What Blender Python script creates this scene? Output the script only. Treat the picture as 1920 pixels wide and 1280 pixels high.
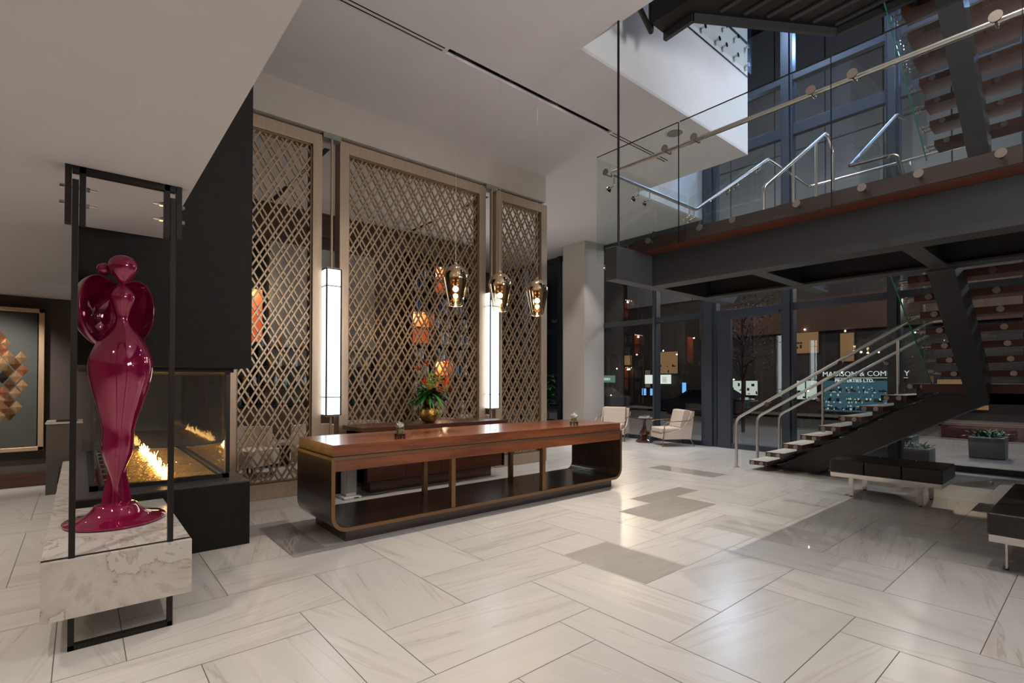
import bpy, math, random
from mathutils import Vector, Matrix
random.seed(7)
PI = math.pi
for _o in list(bpy.data.objects):
    bpy.data.objects.remove(_o, do_unlink=True)
scene = bpy.context.scene
COL = scene.collection

# ------------------------------------------------------------------ camera
F_PX = 951.92
EYE = 1.45
R0 = Vector((0.76196978, -0.6476105, 0.00164051))      # right
R1 = Vector((0.00813536, 0.00703893, -0.99994213))     # down
R2 = Vector((0.64756148, 0.76193903, 0.010632))        # forward
cd = bpy.data.cameras.new('camera')
cd.sensor_width = 36.0
cd.lens = F_PX / 1920 * 36.0
cd.shift_y = (706.47 - 640) / 1920
cd.clip_start = 0.02
cd.clip_end = 400
cam = bpy.data.objects.new('camera', cd)
m = Matrix.Identity(4)
for i in range(3):
    m[i][0] = R0[i]
    m[i][1] = -R1[i]
    m[i][2] = -R2[i]
m[0][3], m[1][3], m[2][3] = 0, 0, EYE
cam.matrix_world = m
COL.objects.link(cam)
scene.camera = cam

# ------------------------------------------------------------------ world, exposure
w = bpy.data.worlds.new('night_sky')
scene.world = w
w.use_nodes = True
nt = w.node_tree
bg = nt.nodes['Background']
bg.inputs[0].default_value = (0.010, 0.016, 0.032, 1)
bg.inputs[1].default_value = 0.9
scene.view_settings.view_transform = 'Standard'
scene.view_settings.look = 'None'
scene.view_settings.gamma = 1.0
scene.view_settings.use_curve_mapping = False
scene.view_settings.exposure = 0.17
cy = scene.cycles
cy.use_denoising = True
cy.max_bounces = 7
cy.diffuse_bounces = 4
cy.glossy_bounces = 4
cy.transmission_bounces = 6
cy.transparent_max_bounces = 24
cy.caustics_reflective = False
cy.caustics_refractive = False
cy.sample_clamp_indirect = 6.0

# ------------------------------------------------------------------ lights
WARM = (1.0, 0.91, 0.83)
NEUT = (1.0, 0.965, 0.95)
COOL = (0.72, 0.85, 1.0)


def spot(loc, tgt, e, ang=70, blend=0.6, col=WARM, size=0.05):
    d = bpy.data.lights.new('spot_lamp', 'SPOT')
    d.energy = e
    d.color = col
    d.spot_size = math.radians(ang)
    d.spot_blend = blend
    d.shadow_soft_size = size
    o = bpy.data.objects.new('spot_lamp', d)
    o.location = loc
    o.rotation_euler = (Vector(tgt) - Vector(loc)).to_track_quat('-Z', 'Y').to_euler()
    COL.objects.link(o)
    return o


def point(loc, e, col=WARM, size=0.05):
    d = bpy.data.lights.new('point_lamp', 'POINT')
    d.energy = e
    d.color = col
    d.shadow_soft_size = size
    o = bpy.data.objects.new('point_lamp', d)
    o.location = loc
    COL.objects.link(o)
    return o


# track in the black ceiling slot: down onto desk, floor and vase
spot((3.5, 4.87, 5.30), (2.6, 3.6, 0), 330, 62, 0.8, WARM, 0.012)
spot((4.2, 4.87, 5.30), (3.9, 3.2, 0), 330, 62, 0.8, WARM, 0.012)
spot((5.0, 4.87, 5.30), (5.2, 2.6, 0), 330, 62, 0.8, WARM, 0.012)
spot((5.8, 4.87, 5.30), (6.8, 3.6, 0), 330, 66, 0.8, WARM, 0.012)
spot((4.7, 4.852, 5.262), (4.2, 6.3, 0.9), 160, 46, 0.8, WARM, 0.012)
spot((3.6, 4.852, 5.262), (3.0, 6.5, 1.6), 120, 60, 0.8, WARM, 0.012)
# added fill spots at ceiling height over the open floor, without fittings
for (x, y, e) in ((2.4, 1.6, 200), (3.6, 0.4, 165), (0.9, -1.8, 270), (3.2, -2.6, 260), (6.0, -3.0, 170)):
    spot((x, y, 5.22), (x, y, 0), e, 110, 0.9, NEUT, 0.07)
# added unseen uplights behind the camera, put in to brighten the high ceiling
for (x, y, tx, ty, e) in ((3.6, -2.2, 4.2, 2.4, 400), (3.4, -4.2, 4.2, 1.6, 400), (6.5, -4.5, 5.0, 1.0, 200)):
    spot((x, y, 2.9), (tx, ty, 5.24), e, 120, 0.9, NEUT, 0.45)
spot((7.6, 9.6, 2.2), (7.4, 9.2, 5.24), 75, 140, 0.9, NEUT, 0.3)  # added uplight in the lounge, lifting the ceiling there
# recessed downlights in the low ceiling
for (x, y, e) in ((-0.55, 3.2, 60), (-1.2, 5.2, 90), (-0.9, 7.6, 110), (-2.6, 3.0, 90), (-2.6, 6.5, 90), (-1.6, 0.6, 130), (-0.2, 1.2, 85)):
    spot((x, y, 2.60), (x, y, 0), e, 120, 0.8, WARM, 0.05)
# downlights by the armchairs and column
spot((9.3, 7.6, 5.22), (10.3, 7.4, 0), 420, 60, 0.7, NEUT, 0.06)
spot((9.6, 8.1, 5.22), (10.5, 9.1, 2.6), 150, 40, 0.8, WARM, 0.06)
spot((8.0, 6.2, 5.22), (8.2, 5.6, 0), 420, 84, 0.8, NEUT, 0.06)
# cool lamps high in the stair void
spot((7.6, -1.2, 9.6), (7.6, 3.9, 5.9), 620, 44, 0.9, (0.86, 0.9, 1.0), 0.12)
spot((9.4, 0.5, 9.8), (9.4, 2.4, 4.4), 500, 80, 0.8, (0.80, 0.88, 1.0), 0.1)
spot((8.9, 4.6, 9.9), (11.0, 3.4, 5.8), 420, 90, 0.8, (0.50, 0.66, 1.0), 0.1)
spot((8.9, 1.2, 9.9), (11.0, 1.6, 5.8), 380, 90, 0.8, (0.50, 0.66, 1.0), 0.1)
point((23.0, 4.5, 9.5), 380, (1.0, 0.93, 0.86), 0.15)  # added warm fill outside, brightening the upper facade panels
point((23.0, 12.5, 9.5), 380, (1.0, 0.93, 0.86), 0.15)  # second added fill for the facade panels
spot((8.2, -0.8, 9.6), (8.0, 2.6, 0.0), 650, 60, 0.8, (1.0, 0.9, 0.82), 0.05)
spot((10.0, 4.6, 9.8), (9.3, 2.8, 1.2), 600, 50, 0.8, (1.0, 0.9, 0.82), 0.05)
spot((10.2, 6.0, 9.6), (9.9, 6.2, 6.0), 300, 80, 0.8, COOL, 0.1)
# lounge behind the screens
for (x, y, e) in ((3.0, 9.4, 160), (6.3, 9.6, 160), (8.6, 9.8, 160), (0.9, 10.0, 120)):
    spot((x, y, 5.22), (x, y, 0), e, 90, 0.8, NEUT, 0.06)
# street lamps outside
point((15.5, -1.0, 5.5), 420, (0.75, 0.85, 1.0), 0.15)
point((16.0, 8.0, 6.5), 260, (0.62, 0.78, 1.0), 0.15)
point((21.0, 3.0, 6.0), 420, (1.0, 0.78, 0.55), 0.15)
point((21.0, 16.0, 6.0), 300, (1.0, 0.78, 0.55), 0.15)
point((13.2, 2.0, 3.2), 25, (1.0, 0.85, 0.7), 0.1)
point((12.2, 3.4, 9.0), 260, (0.30, 0.50, 1.0), 0.15)  # added blue light just outside the glass, tinting the mullions
point((12.2, 0.2, 8.0), 200, (0.30, 0.50, 1.0), 0.15)  # another added blue light for the mullions


# ------------------------------------------------------------------ mesh helpers
def srgb(r, g, b):
    def f(c):
        c /= 255.0
        return c / 12.92 if c <= 0.04045 else ((c + 0.055) / 1.055) ** 2.4
    return (f(r), f(g), f(b), 1)


class MB:
    def __init__(s):
        s.v = []
        s.f = []
        s.sm = []
        s.uv = {}
        s.mi = []

    def add(s, vs, fs, smooth=False, mi=0):
        b = len(s.v)
        s.v += [tuple(p) for p in vs]
        for f in fs:
            s.f.append(tuple(b + i for i in f))
            s.sm.append(smooth)
            s.mi.append(mi)
        return s

    def box(s, x0, y0, z0, x1, y1, z1, mi=0):
        if x0 > x1: x0, x1 = x1, x0
        if y0 > y1: y0, y1 = y1, y0
        if z0 > z1: z0, z1 = z1, z0
        vs = [(x0, y0, z0), (x1, y0, z0), (x1, y1, z0), (x0, y1, z0), (x0, y0, z1), (x1, y0, z1), (x1, y1, z1), (x0, y1, z1)]
        return s.add(vs, [(3, 2, 1, 0), (4, 5, 6, 7), (0, 1, 5, 4), (1, 2, 6, 5), (2, 3, 7, 6), (3, 0, 4, 7)], False, mi)

    def bar(s, p0, p1, wx, wy, up=(0, 0, 1), mi=0):
        """box along p0-p1, wx across (horizontal side), wy along 'up'"""
        p0, p1 = Vector(p0), Vector(p1)
        d = (p1 - p0).normalized()
        u = Vector(up)
        sd = d.cross(u)
        if sd.length < 1e-5:
            sd = d.cross(Vector((1, 0, 0)))
        sd.normalize()
        u = sd.cross(d).normalized()
        a, b = sd * wx / 2, u * wy / 2
        vs = [p0 - a - b, p0 + a - b, p0 + a + b, p0 - a + b, p1 - a - b, p1 + a - b, p1 + a + b, p1 - a + b]
        return s.add(vs, [(0, 1, 2, 3), (7, 6, 5, 4), (4, 5, 1, 0), (5, 6, 2, 1), (6, 7, 3, 2), (7, 4, 0, 3)], False, mi)

    def cyl(s, p0, p1, r, r1=None, n=16, caps=True):
        p0, p1 = Vector(p0), Vector(p1)
        r1 = r if r1 is None else r1
        d = (p1 - p0).normalized()
        a = d.orthogonal().normalized()
        b = d.cross(a)
        vs = []
        for p, rr in ((p0, r), (p1, r1)):
            for i in range(n):
                t = 2 * PI * i / n
                vs.append(p + (a * math.cos(t) + b * math.sin(t)) * rr)
        s.add(vs, [(i, (i + 1) % n, n + (i + 1) % n, n + i) for i in range(n)], True)
        if caps:
            s.add(vs[:n], [tuple(range(n))[::-1]])
            s.add(vs[n:], [tuple(range(n))])
        return s

    def tube(s, pts, r, n=12, fillet=0.0, caps=True, closed=False):
        pts = [Vector(p) for p in pts]
        if fillet > 0:
            out = [pts[0]]
            for i in range(1, len(pts) - 1):
                a, b, c = pts[i - 1], pts[i], pts[i + 1]
                d0, d1 = (a - b), (c - b)
                fl = min(fillet, d0.length * 0.49, d1.length * 0.49)
                q0, q1 = b + d0.normalized() * fl, b + d1.normalized() * fl
                for k in range(7):
                    t = k / 6
                    out.append(q0 * (1 - t) ** 2 + b * 2 * t * (1 - t) + q1 * t * t)
            out.append(pts[-1])
            pts = out
        rings = []
        prev = None
        rad = r if isinstance(r, (list, tuple)) else [r] * len(pts)
        N = len(pts)
        for i, p in enumerate(pts):
            if i == 0: d = pts[1] - p
            elif i == N - 1: d = p - pts[-2]
            else: d = (pts[i + 1] - p).normalized() + (p - pts[i - 1]).normalized()
            d.normalize()
            a = d.orthogonal().normalized() if prev is None else (prev - d * prev.dot(d)).normalized()
            prev = a
            b = d.cross(a)
            rings.append([p + (a * math.cos(2 * PI * k / n) + b * math.sin(2 * PI * k / n)) * rad[i] for k in range(n)])
        vs = [q for rg in rings for q in rg]
        fs = [(i * n + k, i * n + (k + 1) % n, (i + 1) * n + (k + 1) % n, (i + 1) * n + k) for i in range(N - 1) for k in range(n)]
        s.add(vs, fs, True)
        if caps:
            s.add(rings[0], [tuple(range(n))[::-1]])
            s.add(rings[-1], [tuple(range(n))])
        return s

    def lathe(s, prof, c=(0, 0, 0), n=32, sx=1.0, sy=1.0, caps=True):
        vs = []
        for (r, z) in prof:
            for k in range(n):
                t = 2 * PI * k / n
                vs.append((c[0] + r * math.cos(t) * sx, c[1] + r * math.sin(t) * sy, c[2] + z))
        fs = [(i * n + k, i * n + (k + 1) % n, (i + 1) * n + (k + 1) % n, (i + 1) * n + k) for i in range(len(prof) - 1) for k in range(n)]
        s.add(vs, fs, True)
        if caps:
            if prof[0][0] > 1e-4: s.add(vs[:n], [tuple(range(n))[::-1]])
            if prof[-1][0] > 1e-4: s.add(vs[-n:], [tuple(range(n))])
        return s

    def prism(s, poly, z0, z1, fn=None, smooth=False):
        """poly = 2-D outline (ccw); fn maps (a, b, h) to 3-D"""
        fn = fn or (lambda a, b, h: (a, b, h))
        n = len(poly)
        vs = [fn(a, b, z0) for a, b in poly] + [fn(a, b, z1) for a, b in poly]
        s.add(vs, [tuple(range(n))[::-1], tuple(range(n, 2 * n))])
        s.add(vs, [(i, (i + 1) % n, n + (i + 1) % n, n + i) for i in range(n)], smooth)
        return s

    def sphere(s, c, r, n=16, mrings=10, sx=1, sy=1, sz=1):
        prof = [(r * math.sin(PI * i / mrings), -r * math.cos(PI * i / mrings) * sz) for i in range(mrings + 1)]
        prof[0] = (1e-5, prof[0][1])
        prof[-1] = (1e-5, prof[-1][1])
        return s.lathe(prof, c, n, sx, sy)

    def build(s, name, mat, parent=None, loc=None, bevel=0.0, label=None, kind=None, cat=None, group=None, segs=2, subsurf=0):
        off = Vector((0, 0, 0))
        if parent is not None:
            off = Vector(parent.get('_w', (0, 0, 0)))
        elif loc is not None:
            off = Vector(loc)
        me = bpy.data.meshes.new(name)
        me.from_pydata([Vector(p) - off for p in s.v], [], s.f)
        me.polygons.foreach_set('use_smooth', s.sm)
        if any(s.mi):
            me.polygons.foreach_set('material_index', s.mi)
        if s.uv:
            ul = me.uv_layers.new(name='UVMap')
            for pi, uvs in s.uv.items():
                for li, q in zip(me.polygons[pi].loop_indices, uvs):
                    ul.data[li].uv = q
        me.validate()
        me.update()
        if any(s.sm):
            try:
                me.set_sharp_from_angle(angle=math.radians(50))
            except Exception:
                pass
        o = bpy.data.objects.new(name, me)
        for mm in (mat if isinstance(mat, (list, tuple)) else [mat]):
            me.materials.append(mm)
        COL.objects.link(o)
        if parent is not None:
            o.parent = parent
            o['_w'] = tuple(off)
        else:
            o.location = off
            o['_w'] = tuple(off)
        if bevel:
            md = o.modifiers.new('bevel', 'BEVEL')
            md.width = bevel
            md.segments = segs
            md.limit_method = 'ANGLE'
            md.angle_limit = math.radians(40)
        if subsurf:
            md = o.modifiers.new('subsurf', 'SUBSURF')
            md.levels = md.render_levels = subsurf
        if label: o['label'] = label
        if kind: o['kind'] = kind
        if cat: o['category'] = cat
        if group: o['group'] = group
        return o


def thing(name, label, cat, loc=(0, 0, 0), group=None, local=False):
    o = bpy.data.objects.new(name, None)
    o.location = loc
    o['_w'] = (0.0, 0.0, 0.0) if local else tuple(float(q) for q in loc)
    o['label'] = label
    o['category'] = cat
    if group: o['group'] = group
    o.empty_display_size = 0.1
    COL.objects.link(o)
    return o


def dup(root, loc, rz=0.0, label=None, scale=None):
    r = root.copy()
    COL.objects.link(r)
    r.location = loc
    r.rotation_euler = (0, 0, rz)
    if scale: r.scale = scale
    if label: r['label'] = label

    def rec(src, dst):
        for ch in list(src.children):
            c = ch.copy()
            COL.objects.link(c)
            c.parent = dst
            rec(ch, c)
    rec(root, r)
    return r


def structure(mb, name, mat, **k):
    return mb.build(name, mat, kind='structure', **k)


def text_mb(txt, size, depth, fn, align='CENTER', bold=0.0):
    """lettering as a mesh: fn maps (a across, b up, h out) to world"""
    cu = bpy.data.curves.new('lettering', 'FONT')
    cu.body = txt
    cu.size = size
    cu.align_x = align
    cu.extrude = depth / 2
    cu.offset = bold
    cu.resolution_u = 3
    o = bpy.data.objects.new('lettering_source', cu)
    COL.objects.link(o)
    dg = bpy.context.evaluated_depsgraph_get()
    me = bpy.data.meshes.new_from_object(o.evaluated_get(dg))
    mb = MB()
    mb.add([fn(v.co.x, v.co.y, v.co.z + depth / 2) for v in me.vertices], [tuple(p.vertices) for p in me.polygons])
    bpy.data.objects.remove(o, do_unlink=True)
    bpy.data.curves.remove(cu)
    bpy.data.meshes.remove(me)
    return mb


# ------------------------------------------------------------------ materials
def nodes(name):
    mt = bpy.data.materials.new(name)
    mt.use_nodes = True
    t = mt.node_tree
    b = t.nodes['Principled BSDF']
    return mt, t, b


def N(t, typ, **k):
    n = t.nodes.new(typ)
    for a, v in k.items():
        setattr(n, a, v)
    return n


def mat(name, col, rough=0.5, metal=0.0, coat=0.0, spec=0.5, noise=0.0, nscale=20, bump=0.0, bscale=80, stretch=(1, 1, 1), emit=None, es=0.0, col2=None, rvar=0.0):
    mt, t, b = nodes(name)
    b.inputs['Base Color'].default_value = col
    b.inputs['Roughness'].default_value = rough
    b.inputs['Metallic'].default_value = metal
    b.inputs['Coat Weight'].default_value = coat
    b.inputs['Coat Roughness'].default_value = 0.04
    b.inputs['Specular IOR Level'].default_value = spec
    tc = N(t, 'ShaderNodeTexCoord')
    mp = N(t, 'ShaderNodeMapping')
    mp.inputs['Scale'].default_value = stretch
    t.links.new(tc.outputs['Object'], mp.inputs['Vector'])
    if noise or col2:
        nz = N(t, 'ShaderNodeTexNoise')
        nz.inputs['Scale'].default_value = nscale
        nz.inputs['Detail'].default_value = 5
        t.links.new(mp.outputs[0], nz.inputs['Vector'])
        cr = N(t, 'ShaderNodeValToRGB')
        c2 = col2 or tuple(min(1, q * (1 - noise)) for q in col[:3]) + (1,)
        cr.color_ramp.elements[0].color = c2
        cr.color_ramp.elements[1].color = tuple(min(1, q * (1 + noise)) for q in col[:3]) + (1,) if not col2 else col
        cr.color_ramp.elements[0].position = 0.3
        cr.color_ramp.elements[1].position = 0.7
        t.links.new(nz.outputs['Fac'], cr.inputs[0])
        t.links.new(cr.outputs[0], b.inputs['Base Color'])
        if rvar:
            mr = N(t, 'ShaderNodeMapRange')
            mr.inputs['To Min'].default_value = max(0, rough - rvar)
            mr.inputs['To Max'].default_value = rough + rvar
            t.links.new(nz.outputs['Fac'], mr.inputs[0])
            t.links.new(mr.outputs[0], b.inputs['Roughness'])
    if bump:
        n2 = N(t, 'ShaderNodeTexNoise')
        n2.inputs['Scale'].default_value = bscale
        n2.inputs['Detail'].default_value = 3
        t.links.new(mp.outputs[0], n2.inputs['Vector'])
        bp = N(t, 'ShaderNodeBump')
        bp.inputs['Strength'].default_value = bump
        bp.inputs['Distance'].default_value = 0.01
        t.links.new(n2.outputs['Fac'], bp.inputs['Height'])
        t.links.new(bp.outputs[0], b.inputs['Normal'])
    if emit:
        b.inputs['Emission Color'].default_value = emit
        b.inputs['Emission Strength'].default_value = es
    return mt


def wood(name, c1, c2, axis=0, scale=6.0, rough=0.25, coat=0.3):
    mt, t, b = nodes(name)
    tc = N(t, 'ShaderNodeTexCoord')
    mp = N(t, 'ShaderNodeMapping')
    sc = [scale, scale, scale]
    sc[axis] = scale * 0.09
    if name == 'desk_walnut': sc[1] = scale * 0.4
    mp.inputs['Scale'].default_value = sc
    t.links.new(tc.outputs['Object'], mp.inputs['Vector'])
    nz = N(t, 'ShaderNodeTexNoise')
    nz.inputs['Scale'].default_value = 2.2
    nz.inputs['Detail'].default_value = 8
    nz.inputs['Roughness'].default_value = 0.65
    nz.inputs['Distortion'].default_value = 0.6
    t.links.new(mp.outputs[0], nz.inputs['Vector'])
    cr = N(t, 'ShaderNodeValToRGB')
    cr.color_ramp.elements[0].position = 0.32
    cr.color_ramp.elements[1].position = 0.68
    cr.color_ramp.elements[0].color = c1
    cr.color_ramp.elements[1].color = c2
    t.links.new(nz.outputs['Fac'], cr.inputs[0])
    t.links.new(cr.outputs[0], b.inputs['Base Color'])
    b.inputs['Roughness'].default_value = rough
    b.inputs['Coat Weight'].default_value = coat
    b.inputs['Coat Roughness'].default_value = 0.1
    return mt


def glass_mat(name, tint=(0.93, 0.97, 0.96, 1), refl=1.0, rough=0.0):
    """thin clear pane: fresnel reflection on the outer faces, straight-through transmission"""
    mt, t, b = nodes(name)
    t.nodes.remove(b)
    out = t.nodes['Material Output']
    tr = N(t, 'ShaderNodeBsdfTransparent')
    tr.inputs[0].default_value = tint
    gl = N(t, 'ShaderNodeBsdfGlossy')
    gl.inputs['Roughness'].default_value = rough
    fr = N(t, 'ShaderNodeFresnel')
    fr.inputs[0].default_value = 1.5
    ge = N(t, 'ShaderNodeNewGeometry')
    iv = N(t, 'ShaderNodeMath', operation='SUBTRACT')
    iv.inputs[0].default_value = 1.0
    t.links.new(ge.outputs['Backfacing'], iv.inputs[1])
    ml = N(t, 'ShaderNodeMath', operation='MULTIPLY')
    t.links.new(fr.outputs[0], ml.inputs[0])
    t.links.new(iv.outputs[0], ml.inputs[1])
    m2 = N(t, 'ShaderNodeMath', operation='MULTIPLY')
    m2.inputs[1].default_value = refl
    m2.use_clamp = True
    t.links.new(ml.outputs[0], m2.inputs[0])
    mx = N(t, 'ShaderNodeMixShader')
    t.links.new(m2.outputs[0], mx.inputs[0])
    t.links.new(tr.outputs[0], mx.inputs[1])
    t.links.new(gl.outputs[0], mx.inputs[2])
    t.links.new(mx.outputs[0], out.inputs[0])
    return mt


def emis(name, col, s):
    mt, t, b = nodes(name)
    t.nodes.remove(b)
    e = N(t, 'ShaderNodeEmission')
    e.inputs[0].default_value = tuple(col[:3]) + (1,)
    e.inputs[1].default_value = s
    t.links.new(e.outputs[0], t.nodes['Material Output'].inputs[0])
    return mt


def marble_block(name):
    mt, t, b = nodes(name)
    tc = N(t, 'ShaderNodeTexCoord')
    nz = N(t, 'ShaderNodeTexNoise')
    nz.inputs['Scale'].default_value = 1.9
    nz.inputs['Detail'].default_value = 8
    nz.inputs['Roughness'].default_value = 0.6
    nz.inputs['Distortion'].default_value = 0.7
    t.links.new(tc.outputs['Object'], nz.inputs['Vector'])
    cr = N(t, 'ShaderNodeValToRGB')
    e = cr.color_ramp.elements
    e[0].position = 0.0
    e[0].color = srgb(205, 196, 186)
    e[1].position = 1.0
    e[1].color = srgb(214, 207, 198)
    for p, c in ((0.36, srgb(190, 180, 168)), (0.400, srgb(206, 198, 188)), (0.47, srgb(196, 187, 177)), (0.495, srgb(184, 174, 164)), (0.5, srgb(142, 130, 120)), (0.506, srgb(204, 196, 187)), (0.585, srgb(206, 199, 190)), (0.590, srgb(168, 157, 147)), (0.60, srgb(190, 181, 171)), (0.68, srgb(208, 201, 192))):
        q = e.new(p)
        q.color = c
    t.links.new(nz.outputs['Fac'], cr.inputs[0])
    t.links.new(cr.outputs[0], b.inputs['Base Color'])
    b.inputs['Roughness'].default_value = 0.18
    return mt


def floor_mats():
    res = []
    for name, ro in (('floor_marble', 0.27), ('floor_marble_polished', 0.035)):
        mt, t, b = nodes(name)
        uv = N(t, 'ShaderNodeUVMap')
        mp = N(t, 'ShaderNodeMapping')
        mp.inputs['Scale'].default_value = (0.32, 5.0, 1)
        t.links.new(uv.outputs[0], mp.inputs['Vector'])
        nz = N(t, 'ShaderNodeTexNoise')
        nz.inputs['Scale'].default_value = 1.4
        nz.inputs['Detail'].default_value = 6
        nz.inputs['Distortion'].default_value = 0.12
        t.links.new(mp.outputs[0], nz.inputs['Vector'])
        cr = N(t, 'ShaderNodeValToRGB')
        e = cr.color_ramp.elements
        e[0].position = 0.25
        e[0].color = srgb(188, 179, 170)
        e[1].position = 0.75
        e[1].color = srgb(201, 196, 189)
        for p, c in ((0.350, srgb(189, 183, 176)), (0.362, srgb(174, 165, 155)), (0.372, srgb(192, 187, 180)), (0.55, srgb(198, 193, 186)), (0.60, srgb(187, 180, 171)), (0.612, srgb(197, 191, 184))):
            q = e.new(p)
            q.color = c
        t.links.new(nz.outputs['Fac'], cr.inputs[0])
        at = N(t, 'ShaderNodeAttribute', attribute_name='tint')
        mr = N(t, 'ShaderNodeMapRange')
        mr.inputs['To Min'].default_value = 0.93
        mr.inputs['To Max'].default_value = 1.02
        t.links.new(at.outputs['Fac'], mr.inputs[0])
        mx = N(t, 'ShaderNodeMix', data_type='RGBA', blend_type='MULTIPLY')
        mx.inputs[0].default_value = 1.0
        t.links.new(cr.outputs[0], mx.inputs[6])
        t.links.new(mr.outputs[0], mx.inputs[7])
        t.links.new(mx.outputs[2], b.inputs['Base Color'])
        b.inputs['Roughness'].default_value = ro
        b.inputs['Specular IOR Level'].default_value = 0.55
        res.append(mt)
    res.append(mat('floor_grout', srgb(96, 86, 78), 0.8))
    res.append(mat('floor_polished_reflection', srgb(164, 157, 150), 0.03, noise=0.06, nscale=4, stretch=(0.6, 5, 1)))  # polished patches, darkened in colour to carry the dark reflections
    return res


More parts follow.
